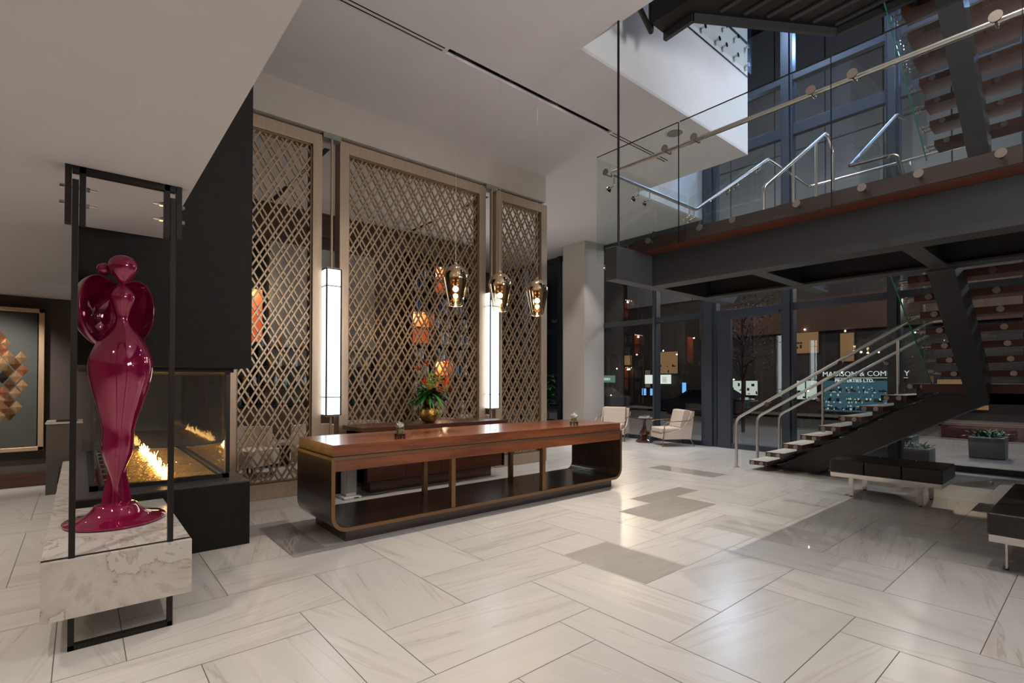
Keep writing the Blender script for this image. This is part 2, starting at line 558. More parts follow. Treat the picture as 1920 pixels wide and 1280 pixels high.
M = {
    'ceiling': mat('ceiling_paint', srgb(208, 204, 204), 0.9, noise=0.02, nscale=3),
    'wall': mat('wall_paint', srgb(176, 168, 158), 0.85, noise=0.03, nscale=4),
    'white': mat('white_plaster', srgb(225, 224, 224), 0.7, noise=0.02, nscale=4),
    'textile': mat('charcoal_textile', srgb(74, 67, 62), 0.95, noise=0.18, nscale=90, bump=0.5, bscale=260, stretch=(1, 1, 1)),
    'column': mat('column_vinyl', srgb(184, 178, 172), 0.7, noise=0.05, nscale=120, bump=0.15, bscale=200, stretch=(1, 1, 0.3)),
    'slate': mat('dark_slate', srgb(26, 22, 20), 0.6, spec=0.25, noise=0.2, nscale=7, bump=0.25, bscale=26, stretch=(1, 1, 2.2)),
    'slate_top': mat('slate_ledge', srgb(64, 60, 60), 0.42, noise=0.12, nscale=9, bump=0.15, bscale=30),
    'black_steel': mat('black_steel', srgb(44, 40, 37), 0.42, metal=0.6, noise=0.1, nscale=12),
    'bronze': mat('brushed_bronze', srgb(172, 150, 128), 0.4, metal=0.4, noise=0.07, nscale=30, stretch=(1, 1, 0.1)),
    'bronze_dark': mat('bronze_dark_trim', srgb(122, 98, 76), 0.45, metal=0.35),  # darker bronze for the inner trim and lamp holders
    'lattice': mat('lattice_bronze', srgb(162, 138, 110), 0.36, metal=0.45, noise=0.08, nscale=20),
    'desk_band': mat('desk_bronze', srgb(128, 96, 66), 0.36, metal=0.6, noise=0.06, nscale=30, stretch=(0.1, 1, 1)),
    'desk_dark': wood('desk_espresso', srgb(50, 38, 33), srgb(68, 52, 44), 0, 5, 0.26, 0.4),
    'desk_side': wood('desk_side_espresso', srgb(52, 36, 28), srgb(66, 46, 36), 1, 5, 0.3, 0.4),
    'desk_wood': wood('desk_walnut', srgb(96, 52, 34), srgb(148, 86, 54), 0, 4.5, 0.27, 0.15),
    'cred_wood': wood('credenza_walnut', srgb(66, 36, 26), srgb(92, 52, 36), 0, 5, 0.3, 0.3),
    'dark_wood': wood('walkway_wood', srgb(84, 40, 24), srgb(112, 58, 36), 1, 4, 0.35, 0.25),
    'deck_wood': wood('walkway_fascia_wood', srgb(48, 34, 30), srgb(66, 47, 40), 1, 4, 0.35, 0.25),
    'tread_wood': wood('tread_wood', srgb(64, 35, 26), srgb(90, 50, 37), 1, 5, 0.55, 0.0),
    'wall_wood': wood('lounge_wood', srgb(54, 34, 25), srgb(74, 48, 34), 0, 3, 0.4, 0.1),
    'magenta': mat('magenta_lacquer', (0.29, 0.006, 0.060, 1), 0.05, metal=0.35, coat=1.0),
    'marble': marble_block('veined_marble'),
    'steel': mat('brushed_steel', srgb(214, 208, 202), 0.3, metal=1.0, noise=0.04, nscale=60),
    'steel_dark': mat('satin_steel_disc', srgb(170, 158, 148), 0.32, metal=1.0),
    'chrome': mat('chrome', srgb(215, 210, 205), 0.08, metal=1.0),
    'painted_steel': mat('charcoal_painted_steel', srgb(52, 52, 54), 0.45, noise=0.05, nscale=8),
    'mullion': mat('mullion_grey', srgb(62, 68, 76), 0.42, metal=0.2, noise=0.04, nscale=6),
    'glass': glass_mat('clear_glass', (0.955, 0.98, 0.975, 1), 1.0),
    'window': glass_mat('window_glass', (0.80, 0.84, 0.86, 1), 1.9),
    'fire_glass': glass_mat('fireplace_glass', (0.96, 0.95, 0.93, 1), 2.2),
    'glass_edge': mat('green_glass_edge', srgb(46, 128, 100), 0.1, emit=None, coat=0.5),
    'clear': glass_mat('tumbler_glass', (0.97, 0.99, 0.99, 1), 2.0),
    'clear_rim': mat('pale_glass_rim', srgb(225, 215, 200), 0.08, metal=0.8),
    'leather': mat('black_leather', srgb(40, 31, 27), 0.26, noise=0.1, nscale=20, bump=0.25, bscale=160),
    'upholstery': mat('cream_upholstery', srgb(206, 188, 172), 0.85, noise=0.03, nscale=80, bump=0.2, bscale=300),
    'brass': mat('champagne_brass', srgb(196, 166, 122), 0.2, metal=1.0),
    'table_wood': wood('table_mahogany', srgb(58, 28, 20), srgb(84, 42, 30), 2, 6, 0.2, 0.6),
    'black': mat('matte_black', srgb(16, 15, 14), 0.6),
    'black_gloss': mat('black_gloss', srgb(20, 19, 19), 0.15),
    'white_plastic': mat('white_plastic', srgb(205, 205, 203), 0.35),
    'grey_fabric': mat('grey_mat_fabric', srgb(92, 84, 88), 0.95, noise=0.12, nscale=120, bump=0.4, bscale=400),
    'paper': mat('book_paper', srgb(225, 220, 210), 0.8),
    'book_white': mat('book_cover_white', srgb(210, 205, 210), 0.4),
    'book_dark': mat('book_cover_dark', srgb(40, 38, 44), 0.4),
    'leaf': mat('green_leaf', srgb(58, 124, 46), 0.42, noise=0.3, nscale=14),
    'leaf_dark': mat('dark_green_leaf', srgb(34, 82, 36), 0.38, noise=0.3, nscale=10),
    'leaf_lime': mat('lime_petal', srgb(150, 178, 60), 0.5, noise=0.15, nscale=30),
    'orange': mat('orange_petal', srgb(226, 84, 24), 0.45, noise=0.2, nscale=20),
    'yellow': mat('amber_petal', srgb(205, 150, 58), 0.55, noise=0.2, nscale=20),
    'maroon': mat('maroon_petal', srgb(72, 14, 20), 0.55, noise=0.3, nscale=40),
    'succulent': mat('pale_succulent', srgb(214, 218, 200), 0.6, noise=0.12, nscale=40),
    'moss': mat('green_moss', srgb(120, 116, 44), 0.9, noise=0.4, nscale=60),
    'gold_vase': mat('hammered_gold', srgb(190, 150, 80), 0.22, metal=1.0, noise=0.15, nscale=30, bump=0.9, bscale=45),
    'frame_gold': mat('pale_gold_frame', srgb(196, 168, 138), 0.36, metal=0.7),
    'art_back': mat('art_grey_green', srgb(58, 60, 56), 0.7, noise=0.06, nscale=6),
    'pyr_gold': mat('pyramid_gold', srgb(226, 190, 150), 0.3, metal=0.85),
    'pyr_copper': mat('pyramid_copper', srgb(196, 134, 104), 0.32, metal=0.85),
    'pyr_bronze': mat('pyramid_bronze', srgb(126, 98, 66), 0.35, metal=0.85),
    'base_wood': wood('baseboard_wood', srgb(50, 28, 20), srgb(78, 46, 34), 0, 6, 0.35, 0.2),
    'bin': mat('taupe_bin', srgb(82, 74, 68), 0.6),
    'bin_top': mat('bin_stone_top', srgb(176, 166, 156), 0.4),
    'ember': mat('amber_fire_glass', srgb(224, 166, 78), 0.3, noise=0.6, nscale=130, bump=1.0, bscale=120, coat=0.6),
    'flame': emis('flame', (1.0, 0.56, 0.16), 20.0),
    'lantern': emis('lantern_white', (0.84, 0.93, 1.0), 4.2),
    'bulb': emis('warm_bulb', (1.0, 0.74, 0.42), 26.0),
    'sparkle': emis('tiny_led', (1.0, 0.84, 0.62), 18.0),
    'led_blue': emis('blue_led', (0.25, 0.55, 1.0), 4.0),
    'niche_orange': mat('orange_onyx', srgb(214, 96, 48), 0.5, noise=0.25, nscale=5, emit=srgb(214, 92, 44), es=0.5),
    'blinds': mat('pale_panel', srgb(150, 146, 140), 0.7, noise=0.05, nscale=2),
    'asphalt': mat('asphalt', srgb(62, 56, 54), 0.6, noise=0.2, nscale=3),
    'paving': mat('paving', srgb(118, 108, 100), 0.6, noise=0.12, nscale=2.5),
    'brick': mat('red_brick', srgb(104, 50, 40), 0.8, noise=0.25, nscale=14),
    'facade': mat('facade_brown', srgb(76, 54, 42), 0.8, noise=0.12, nscale=1.2),
    'facade_dark': mat('facade_dark', srgb(46, 40, 38), 0.7, noise=0.15, nscale=1.2),
    'facade_grey': mat('facade_grey_panel', srgb(104, 106, 110), 0.6, noise=0.05, nscale=0.6),
    'concrete': mat('concrete', srgb(130, 128, 120), 0.8, noise=0.12, nscale=8),
    'bark': mat('tree_bark', srgb(70, 50, 38), 0.9, noise=0.25, nscale=30),
    'autumn': mat('rust_leaf', srgb(92, 52, 34), 0.7, noise=0.3, nscale=6),
    'win_warm': emis('lit_window_warm', (1.0, 0.56, 0.26), 0.20),
    'win_dim': emis('lit_window_dim', (1.0, 0.66, 0.40), 0.10),
    'shop_white': emis('shop_light_white', (0.92, 1.0, 0.86), 0.55),
    'shop_blue': emis('shop_light_blue', (0.16, 0.42, 0.58), 0.20),
    'screen_blue': emis('screen_blue', (0.18, 0.50, 1.0), 1.1),
    'sign_white': emis('lightbox_white', (0.95, 1.0, 0.88), 0.85),
    'sign_green': emis('lightbox_green', (0.22, 0.42, 0.28), 0.42),
    'letter_lit': emis('sign_letter_white', (0.9, 0.92, 0.9), 0.8),
    'letter_dark': mat('sign_letter_dark', srgb(60, 70, 40), 0.6),
    'rubber': mat('rubber', srgb(20, 20, 20), 0.8),
}
FLOOR = floor_mats()


def shade_mat():
    """gold mirror coating on the dome fading to clear glass at the rim"""
    mt, t, b = nodes('gold_fade_glass')
    b.inputs['Base Color'].default_value = srgb(226, 202, 168)
    b.inputs['Metallic'].default_value = 1.0
    b.inputs['Roughness'].default_value = 0.05
    tr = N(t, 'ShaderNodeBsdfTransparent')
    tr.inputs[0].default_value = (0.93, 0.86, 0.74, 1)
    tc = N(t, 'ShaderNodeTexCoord')
    sx = N(t, 'ShaderNodeSeparateXYZ')
    t.links.new(tc.outputs['Object'], sx.inputs[0])
    mr = N(t, 'ShaderNodeMapRange')
    mr.inputs['From Min'].default_value = 0.02
    mr.inputs['From Max'].default_value = 0.34
    mr.inputs['To Min'].default_value = 0.16
    mr.inputs['To Max'].default_value = 0.93
    t.links.new(sx.outputs['Z'], mr.inputs[0])
    lw = N(t, 'ShaderNodeLayerWeight')
    lw.inputs[0].default_value = 0.25
    ad = N(t, 'ShaderNodeMath', operation='ADD')
    ml = N(t, 'ShaderNodeMath', operation='MULTIPLY')
    ml.inputs[1].default_value = 0.95
    t.links.new(lw.outputs['Facing'], ml.inputs[0])
    t.links.new(mr.outputs[0], ad.inputs[0])
    t.links.new(ml.outputs[0], ad.inputs[1])
    ad.use_clamp = True
    mx = N(t, 'ShaderNodeMixShader')
    t.links.new(ad.outputs[0], mx.inputs[0])
    t.links.new(tr.outputs[0], mx.inputs[1])
    t.links.new(b.outputs[0], mx.inputs[2])
    t.links.new(mx.outputs[0], t.nodes['Material Output'].inputs[0])
    return mt


M['shade'] = shade_mat()
CEIL = 5.24
SOFF = 2.625

# ================================================================== FLOOR (herringbone of large marble tiles)
def build_floor():
    U0, V0, DU, DV = 0.775, 1.03, 0.5805, 0.5715
    XA, XB, YA, YB = -5.0, 10.98, -6.0, 14.0
    tiles = []
    for v in range(-16, 28):
        for u in range(-16, 24):
            k = (u - v) % 4
            if k == 3:                     # horizontal tile u..u+2, v..v+1
                c = u + 1 + v + 0.5
                if c >= 4: tiles.append((u, v, u + 2, v + 1, 0))
                if c < 4: tiles.append((u - .5, v - .5, u + 1.5, v + .5, 0))
            if k == 1:                     # vertical tile at row v, spanning v-1..v+1
                c = u + 0.5 + v
                if c >= 4: tiles.append((u, v - 1, u + 1, v + 1, 1))
                if c < 4: tiles.append((u - .5, v - 1.5, u + .5, v + .5, 1))
    for j in range(-8, 9):                 # chain of half-width tiles between the two fields
        cu, cv = 3 + 2 * j, 2 - 2 * j
        tiles.append((cu - .5, cv - 2, cu, cv, 1))
        tiles.append((cu - 2.5, cv - .5, cu - .5, cv, 0))
    polished = [(5.1, 1.9), (9.6, 1.2), (8.9, 0.9), (10.4, 0.6), (7.9, 0.3)]
    mb = MB()
    tint = []
    g = 0.0022
    for (a, b, c, d, ori) in tiles:
        x0, y0, x1, y1 = U0 + a * DU + g, V0 + b * DV + g, U0 + c * DU - g, V0 + d * DV - g
        x0, x1 = max(x0, XA), min(x1, XB)
        y0, y1 = max(y0, YA), min(y1, YB)
        if x1 - x0 < 0.01 or y1 - y0 < 0.01: continue
        mi = 1 if any(x0 < p[0] < x1 and y0 < p[1] < y1 for p in polished) else 0
        fi = len(mb.f)
        mb.add([(x0, y0, 0), (x1, y0, 0), (x1, y1, 0), (x0, y1, 0)], [(0, 1, 2, 3)], False, mi)
        ox, oy = random.uniform(0, 60), random.uniform(0, 60)
        w_, h_ = x1 - x0, y1 - y0
        if ori == 0: q_ = [(0, 0), (w_, 0), (w_, h_), (0, h_)]
        else: q_ = [(0, 0), (0, w_), (h_, w_), (h_, 0)]
        an = random.uniform(-0.32, 0.32)
        ca, sa = math.cos(an), math.sin(an)
        mb.uv[fi] = [(ox + p[0] * ca - p[1] * sa, oy + p[0] * sa + p[1] * ca) for p in q_]
        tint.append(random.random())
    for (x0, y0, x1, y1) in ((4.62, 3.045, 5.80, 3.585), (5.23, 3.589, 6.35, 3.885), (7.38, 3.93, 7.80, 5.1), (3.11, 2.18, 3.66, 2.98), (1.36, 4.47, 1.65, 5.62), (1.18, 5.2, 1.357, 5.62)):  # polished patches with dark reflections put into their colour
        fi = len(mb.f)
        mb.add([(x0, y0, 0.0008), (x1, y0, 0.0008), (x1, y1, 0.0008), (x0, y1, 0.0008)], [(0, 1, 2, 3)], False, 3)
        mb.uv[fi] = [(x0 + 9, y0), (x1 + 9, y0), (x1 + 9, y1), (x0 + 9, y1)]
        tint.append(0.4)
    mb.box(XA, YA, -0.06, 11.0, YB, -0.0025, mi=2)
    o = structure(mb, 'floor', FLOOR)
    at = o.data.attributes.new('tint', 'FLOAT', 'FACE')
    vals = tint + [0.5] * (len(o.data.polygons) - len(tint))
    at.data.foreach_set('value', vals)
    return o


build_floor()

# ================================================================== SHELL
# high ceiling with the light slot and the opening over the stair void
def ceiling():
    c = MB()
    z0, z1 = CEIL, CEIL + 0.04
    sx0, sx1, sy0, sy1 = 3.17, 6.09, 4.83, 4.93
    # region A: X .5..4.3, Y -6..3.87 (beside the void)
    c.box(0.5, -6.0, z0, 4.30, 3.87, z1)
    # region B: X .5..8.43, Y 3.87..sy0
    c.box(0.5, 3.87, z0, 8.43, sy0, z1)
    c.box(0.5, sy0, z0, sx0, sy1, z1)
    c.box(sx1, sy0, z0, 8.43, sy1, z1)
    c.box(0.5, sy1, z0, 8.43, 6.1, z1)
    c.box(0.5, 6.1, z0, 8.43, 6.18, z1)
    c.box(0.5, 6.18, z0, 11.0, 14.0, z1)
    structure(c, 'ceiling', M['ceiling'])
    s = MB()
    s.box(sx0 - .01, sy0 - .01, z1, sx0, sy1 + .01, z1 + 0.16)
    s.box(sx1, sy0 - .01, z1, sx1 + .01, sy1 + .01, z1 + 0.16)
    s.box(sx0, sy0 - .01, z1, sx1, sy0, z1 + 0.16)
    s.box(sx0, sy1, z1, sx1, sy1 + .01, z1 + 0.16)
    s.box(sx0 - .01, sy0 - .01, z1 + 0.16, sx1 + .01, sy1 + .01, z1 + 0.17)
    structure(s, 'trim_1', M['black'])
    # twin slits continuing the slot left and right, and the next slot
    t = MB()
    for yy in (4.850, 4.905):
        t.box(1.62, yy, z0 - 0.004, sx0 - 0.05, yy + 0.014, z0 + 0.002)
        t.box(sx1 + 0.04, yy, z0 - 0.004, 7.6, yy + 0.014, z0 + 0.002)
    t.box(0.6, 4.83, z0 - 0.004, 1.57, 4.93, z0 + 0.002)
    structure(t, 'trim_2', M['black'])
    # two slots in the lounge ceiling, running away from the screens
    t = MB()
    for x in (2.98, 6.25):
        t.box(x, 8.2, z0 - 0.004, x + 0.09, 9.1, z0 + 0.002)
        t.box(x, 10.3, z0 - 0.004, x + 0.09, 11.3, z0 + 0.002)
        for dx in (0.02, 0.06):
            t.box(x + dx, 9.15, z0 - 0.004, x + dx + 0.012, 10.25, z0 + 0.002)
    structure(t, 'trim_3', M['black'])


ceiling()
# floor-plate edge seen as a white bulkhead round the void
b = MB()
b.box(4.30, 3.87, CEIL + 0.04, 8.43, 3.95, 9.2)
b.box(8.35, 3.95, CEIL + 0.04, 8.43, 6.1, 9.2)
b.box(8.43, 6.1, CEIL - 0.0, 11.0, 6.18, 9.2)
b.box(4.22, -6.0, CEIL + 0.04, 4.30, 3.95, 9.2)
structure(b, 'wall_void', M['white'])
b = MB()
b.box(4.2, -6, 10.6, 11, 6.2, 10.7)
structure(b, 'ceiling_void', M['facade_dark'])
# low ceiling on the left
b = MB()
b.box(-5.0, -6.0, SOFF, 0.512, 9.7, SOFF + 0.05)
b.box(0.46, -6.0, SOFF + 0.05, 0.512, 9.7, CEIL)
structure(b, 'ceiling_low', M['ceiling'])
# bulkhead over the screens
b = MB()
b.box(1.0, 6.70, 4.765, 6.50, 7.02, CEIL)
structure(b, 'wall_bulkhead', M['wall'])
# charcoal textile wall, left; plain walls behind the camera
b = MB()
b.box(-5.0, 9.7, 0, 1.3, 9.85, SOFF + 0.1)
structure(b, 'wall_left', M['textile'])
b = MB()
b.box(-5.1, -6.1, 0, -5.0, 9.8, CEIL)
b.box(-5.1, -6.1, 0, 11.0, -6.0, 10.6)
structure(b, 'wall_back', M['wall'])
b = MB()
b.box(-5.0, 9.665, 0, -0.02, 9.70, 0.19)
structure(b, 'baseboard_left', M['base_wood'])
# lounge back wall
b = MB()
b.box(1.3, 11.42, 4.70, 8.3, 11.55, CEIL)
b.box(1.3, 11.5, 0, 8.3, 11.6, 4.70)
structure(b, 'wall_lounge', M['wall_wood'])
b = MB()
b.box(8.3, 13.9, 0, 11.0, 14.0, CEIL)
structure(b, 'wall_far', M['textile'])
# square column
b = MB()
b.box(10.22, 9.04, 0, 11.02, 9.84, CEIL)
structure(b, 'column', M['column'], bevel=0.006)

# ---- window wall along X = 11
WX = 11.0
MULL = [(7.39, 0.10), (5.95, 0.37), (4.25, 0.23), (2.47, 0.20), (0.75, 0.2), (-1.0, 0.2), (-2.8, 0.2), (10.7, 0.2), (12.4, 0.2)]


def windows():
    f = MB()
    for (y, wd) in MULL:
        f.box(WX - 0.02, y - wd / 2, 0.0, WX + 0.16, y + wd / 2, 10.6)
        f.box(WX - 0.075, y - wd * 0.28, 0.0, WX - 0.02, y + wd * 0.28, 10.6)
    for (z0, z1) in ((0.0, 0.10), (2.95, 3.08), (6.50, 6.72), (7.62, 7.74)):
        f.box(WX, -6.0, z0, WX + 0.13, 14.0, z1)
    f.box(WX, 6.2, 5.1, WX + 0.13, 14.0, 5.24)
    structure(f, 'window_frame', M['mullion'], bevel=0.004)
    # dark door frame
    d = MB()
    d.box(WX - 0.06, 5.42, 0.0, WX + 0.05, 5.72, 2.95)
    d.box(WX - 0.055, 4.40, 0.0, WX - 0.001, 5.415, 0.11)
    d.box(WX - 0.055, 4.40, 2.88, WX - 0.001, 5.415, 2.96)
    structure(d, 'door_1', M['mullion'])
    ys = sorted([-6.0] + [m_[0] for m_ in MULL] + [14.0])
    n = 1
    for a, b_ in zip(ys[:-1], ys[1:]):
        p = MB()
        for z0, z1 in ((0.05, 3.0), (3.0, 6.6), (6.6, 10.5)):
            p.add([(WX + 0.06, a, z0), (WX + 0.06, b_, z0), (WX + 0.06, b_, z1), (WX + 0.06, a, z1)], [(3, 2, 1, 0)])
        structure(p, 'window_%d' % n, M['window'])
        n += 1


windows()
# caption lettering on the far pane, read backwards from inside
tm = text_mb('nar', 0.20, 0.004, lambda a, b_, h: (WX + 0.04 - h, 10.98 - a, 3.28 + b_), 'CENTER')
tm.build('window_lettering', M['concrete'], label='faint grey backwards letters on the tall window pane left of the column', cat='lettering', loc=(WX, 10.98, 3.28))

# ceiling speakers
for i, (x, y, lab) in enumerate(((6.83, 4.24, 'round flush ceiling speaker near the edge of the stair void'), (3.55, 7.6, 'round flush ceiling speaker above the lounge, between the left and middle screens'), (6.6, 7.9, 'round flush ceiling speaker above the lounge, behind the right side of the middle screen'))):
    mb = MB().lathe([(0.0001, -0.012), (0.13, -0.012), (0.145, -0.004), (0.15, 0.0)], (x, y, CEIL), 40, caps=False)
    s_ = mb.build('ceiling_speaker', M['ceiling'], loc=(x, y, CEIL), label=lab, cat='speaker', group='round speakers in the high ceiling')
    MB().lathe([(0.0001, -0.016), (0.115, -0.016), (0.118, -0.010)], (x, y, CEIL), 40, caps=False).build('grille', M['concrete'], s_)

# ================================================================== FIREPLACE
FP = thing('fireplace', 'dark slate fireplace with glass firebox, amber fire glass and a row of flames', 'fireplace', (0.58, 5.02, 0))
MB().box(-0.02, 5.02, 1.575, 1.175, 8.3, CEIL - 0.001).build('chimney_breast', M['slate'], FP)
MB().box(-0.03, 5.02, 0.0, 1.17, 8.3, 0.553).build('hearth', M['slate'], FP)
MB().box(-0.03, 5.02, 0.553, 1.17, 8.3, 0.565).build('hearth_ledge', M['slate_top'], FP)
MB().box(0.06, 5.30, 0.565, 1.06, 5.36, 0.60).box(0.06, 5.30, 0.565, 0.115, 8.1, 0.60).box(1.005, 5.30, 0.565, 1.06, 8.1, 0.60).box(0.06, 8.04, 0.565, 1.06, 8.1, 0.60).build('trough_frame', M['black_steel'], FP)
MB().box(0.05, 5.20, 1.535, 1.07, 8.1, 1.575).build('hood_trim', M['black'], FP)
MB().box(1.04, 5.36, 0.60, 1.075, 5.43, 1.55).build('corner_post', M['black_steel'], FP)
MB().box(0.14, 5.40, 0.565, 0.99, 8.02, 0.57).build('burner_pan', M['black'], FP)
for nm, mbx in (('glass_pane', MB().box(0.09, 5.325, 0.60, 1.035, 5.333, 1.545)), ('glass_pane', MB().box(1.024, 5.34, 0.60, 1.032, 8.04, 1.545)), ('glass_pane', MB().box(0.09, 5.34, 0.60, 0.098, 8.04, 1.545)), ('glass_pane', MB().box(0.09, 8.045, 0.60, 1.03, 8.053, 1.545))):
    mbx.build(nm, M['fire_glass'], FP)
# rack rails at the left of the firebox
rk = MB()
for x in (0.145, 0.19, 0.225):
    rk.box(x, 5.4, 0.60, x + 0.012, 8.0, 0.612)
for y in [5.6 + 0.35 * i for i in range(7)]:
    rk.box(0.145, y, 0.60, 0.235, y + 0.012, 0.612)
rk.build('vent_grate', M['steel'], FP)


def ember_bed():
    mb = MB()
    nx, ny = 34, 110
    x0, x1, y0, y1 = 0.25, 0.975, 5.38, 8.0
    vs = []
    for j in range(ny + 1):
        for i in range(nx + 1):
            x = x0 + (x1 - x0) * i / nx
            y = y0 + (y1 - y0) * j / ny
            ridge = 0.02 * math.exp(-((x - 0.58) / 0.14) ** 2)
            vs.append((x, y, 0.583 + ridge + random.uniform(-0.006, 0.007)))
    mb.add(vs, [(j * (nx + 1) + i, j * (nx + 1) + i + 1, (j + 1) * (nx + 1) + i + 1, (j + 1) * (nx + 1) + i) for j in range(ny) for i in range(nx)])
    mb.build('fire_glass_bed', M['ember'], FP, kind='stuff')


ember_bed()


def flames():
    mb = MB()
    y = 5.42
    while y < 7.75:
        h = random.choice((0.04, 0.05, 0.07, 0.09, 0.12)) * random.uniform(0.7, 1.15)
        r = random.uniform(0.006, 0.012)
        x = 0.585 + random.uniform(-0.02, 0.02)
        lean = random.uniform(-0.25, 0.25)
        ly = random.uniform(-0.3, 0.3)
        pts, rr = [], []
        for k in range(7):
            t = k / 6
            pts.append((x + lean * h * t + 0.010 * math.sin(5 * t + y * 9), y + ly * h * t + 0.012 * math.sin(6 * t + y * 5), 0.585 + h * t))
            rr.append(max(0.0008, r * (1 - t) ** 0.7 * (0.6 + 1.1 * t * (1 - t) * 2)))
        mb.tube(pts, rr, 7)
        y += random.uniform(0.010, 0.022)
    mb.build('flames', M['flame'], FP, kind='stuff')


flames()

# ================================================================== MARBLE BENCH, STEEL FRAME, SCULPTURE
mbx = MB().prism([(-0.152, 3.60), (0.522, 3.60), (0.522, 5.02), (-0.04, 5.02), (-0.04, 8.1), (-0.152, 8.1)], 0.185, 0.497)
BN = mbx.build('marble_bench', M['marble'], loc=(0.18, 4.4, 0.185), bevel=0.003, label='long cantilevered white marble bench with grey veins beside the dark hearth', cat='bench')
MB().box(-0.153, 3.642, 0.4955, 0.523, 3.672, 0.4985).box(-0.1535, 3.642, 0.46, -0.1515, 3.672, 0.4975).build('inlay_strip', M['black_steel'], BN)

FR = thing('steel_frame', 'tall rectangular black steel frame from floor to low ceiling, round the marble bench end', 'frame', (0.19, 3.65, 0))
XL, XR, YF = -0.043, 0.428, 3.657
for x, s_ in ((XL + 0.014, -1), (XR - 0.012, 1)):
    MB().box(x - 0.014, YF - 0.03, 0.498, x + 0.014, YF + 0.012, 2.55).build('post', M['black_steel'], FR, bevel=0.001)
    MB().box(x - 0.014, YF - 0.03, 0.0, x + 0.014, YF + 0.012, 0.186).build('lower_post', M['black_steel'], FR, bevel=0.001)
    cl = MB().box(x - 0.044, YF - 0.03, 2.31, x - 0.016, YF + 0.035, SOFF).box(x + 0.016, YF - 0.03, 2.31, x + 0.044, YF + 0.035, SOFF).build('clamp_plate', M['black_steel'], FR, bevel=0.001)
    for z in (2.42, 2.51):
        bo = MB().cyl((x - 0.062, YF, z), (x + 0.062 + 0.0, YF, z), 0.0065, n=10)
        bo.cyl((x - 0.066, YF, z), (x - 0.046, YF, z), 0.012, n=6).cyl((x + 0.046, YF, z), (x + 0.06, YF, z), 0.012, n=6)
        bo.cyl((x - s_ * 0.06, YF, z), (x - s_ * 0.095, YF, z), 0.006, n=10)
        bo.build('bolt', M['chrome'], cl)
MB().box(XL, YF - 0.03, 2.588, XR, YF + 0.012, SOFF).build('top_bar', M['black_steel'], FR, bevel=0.001)
MB().box(XL, YF - 0.03, 0.0, XR, YF + 0.012, 0.028).build('base_bar', M['black_steel'], FR, bevel=0.001)


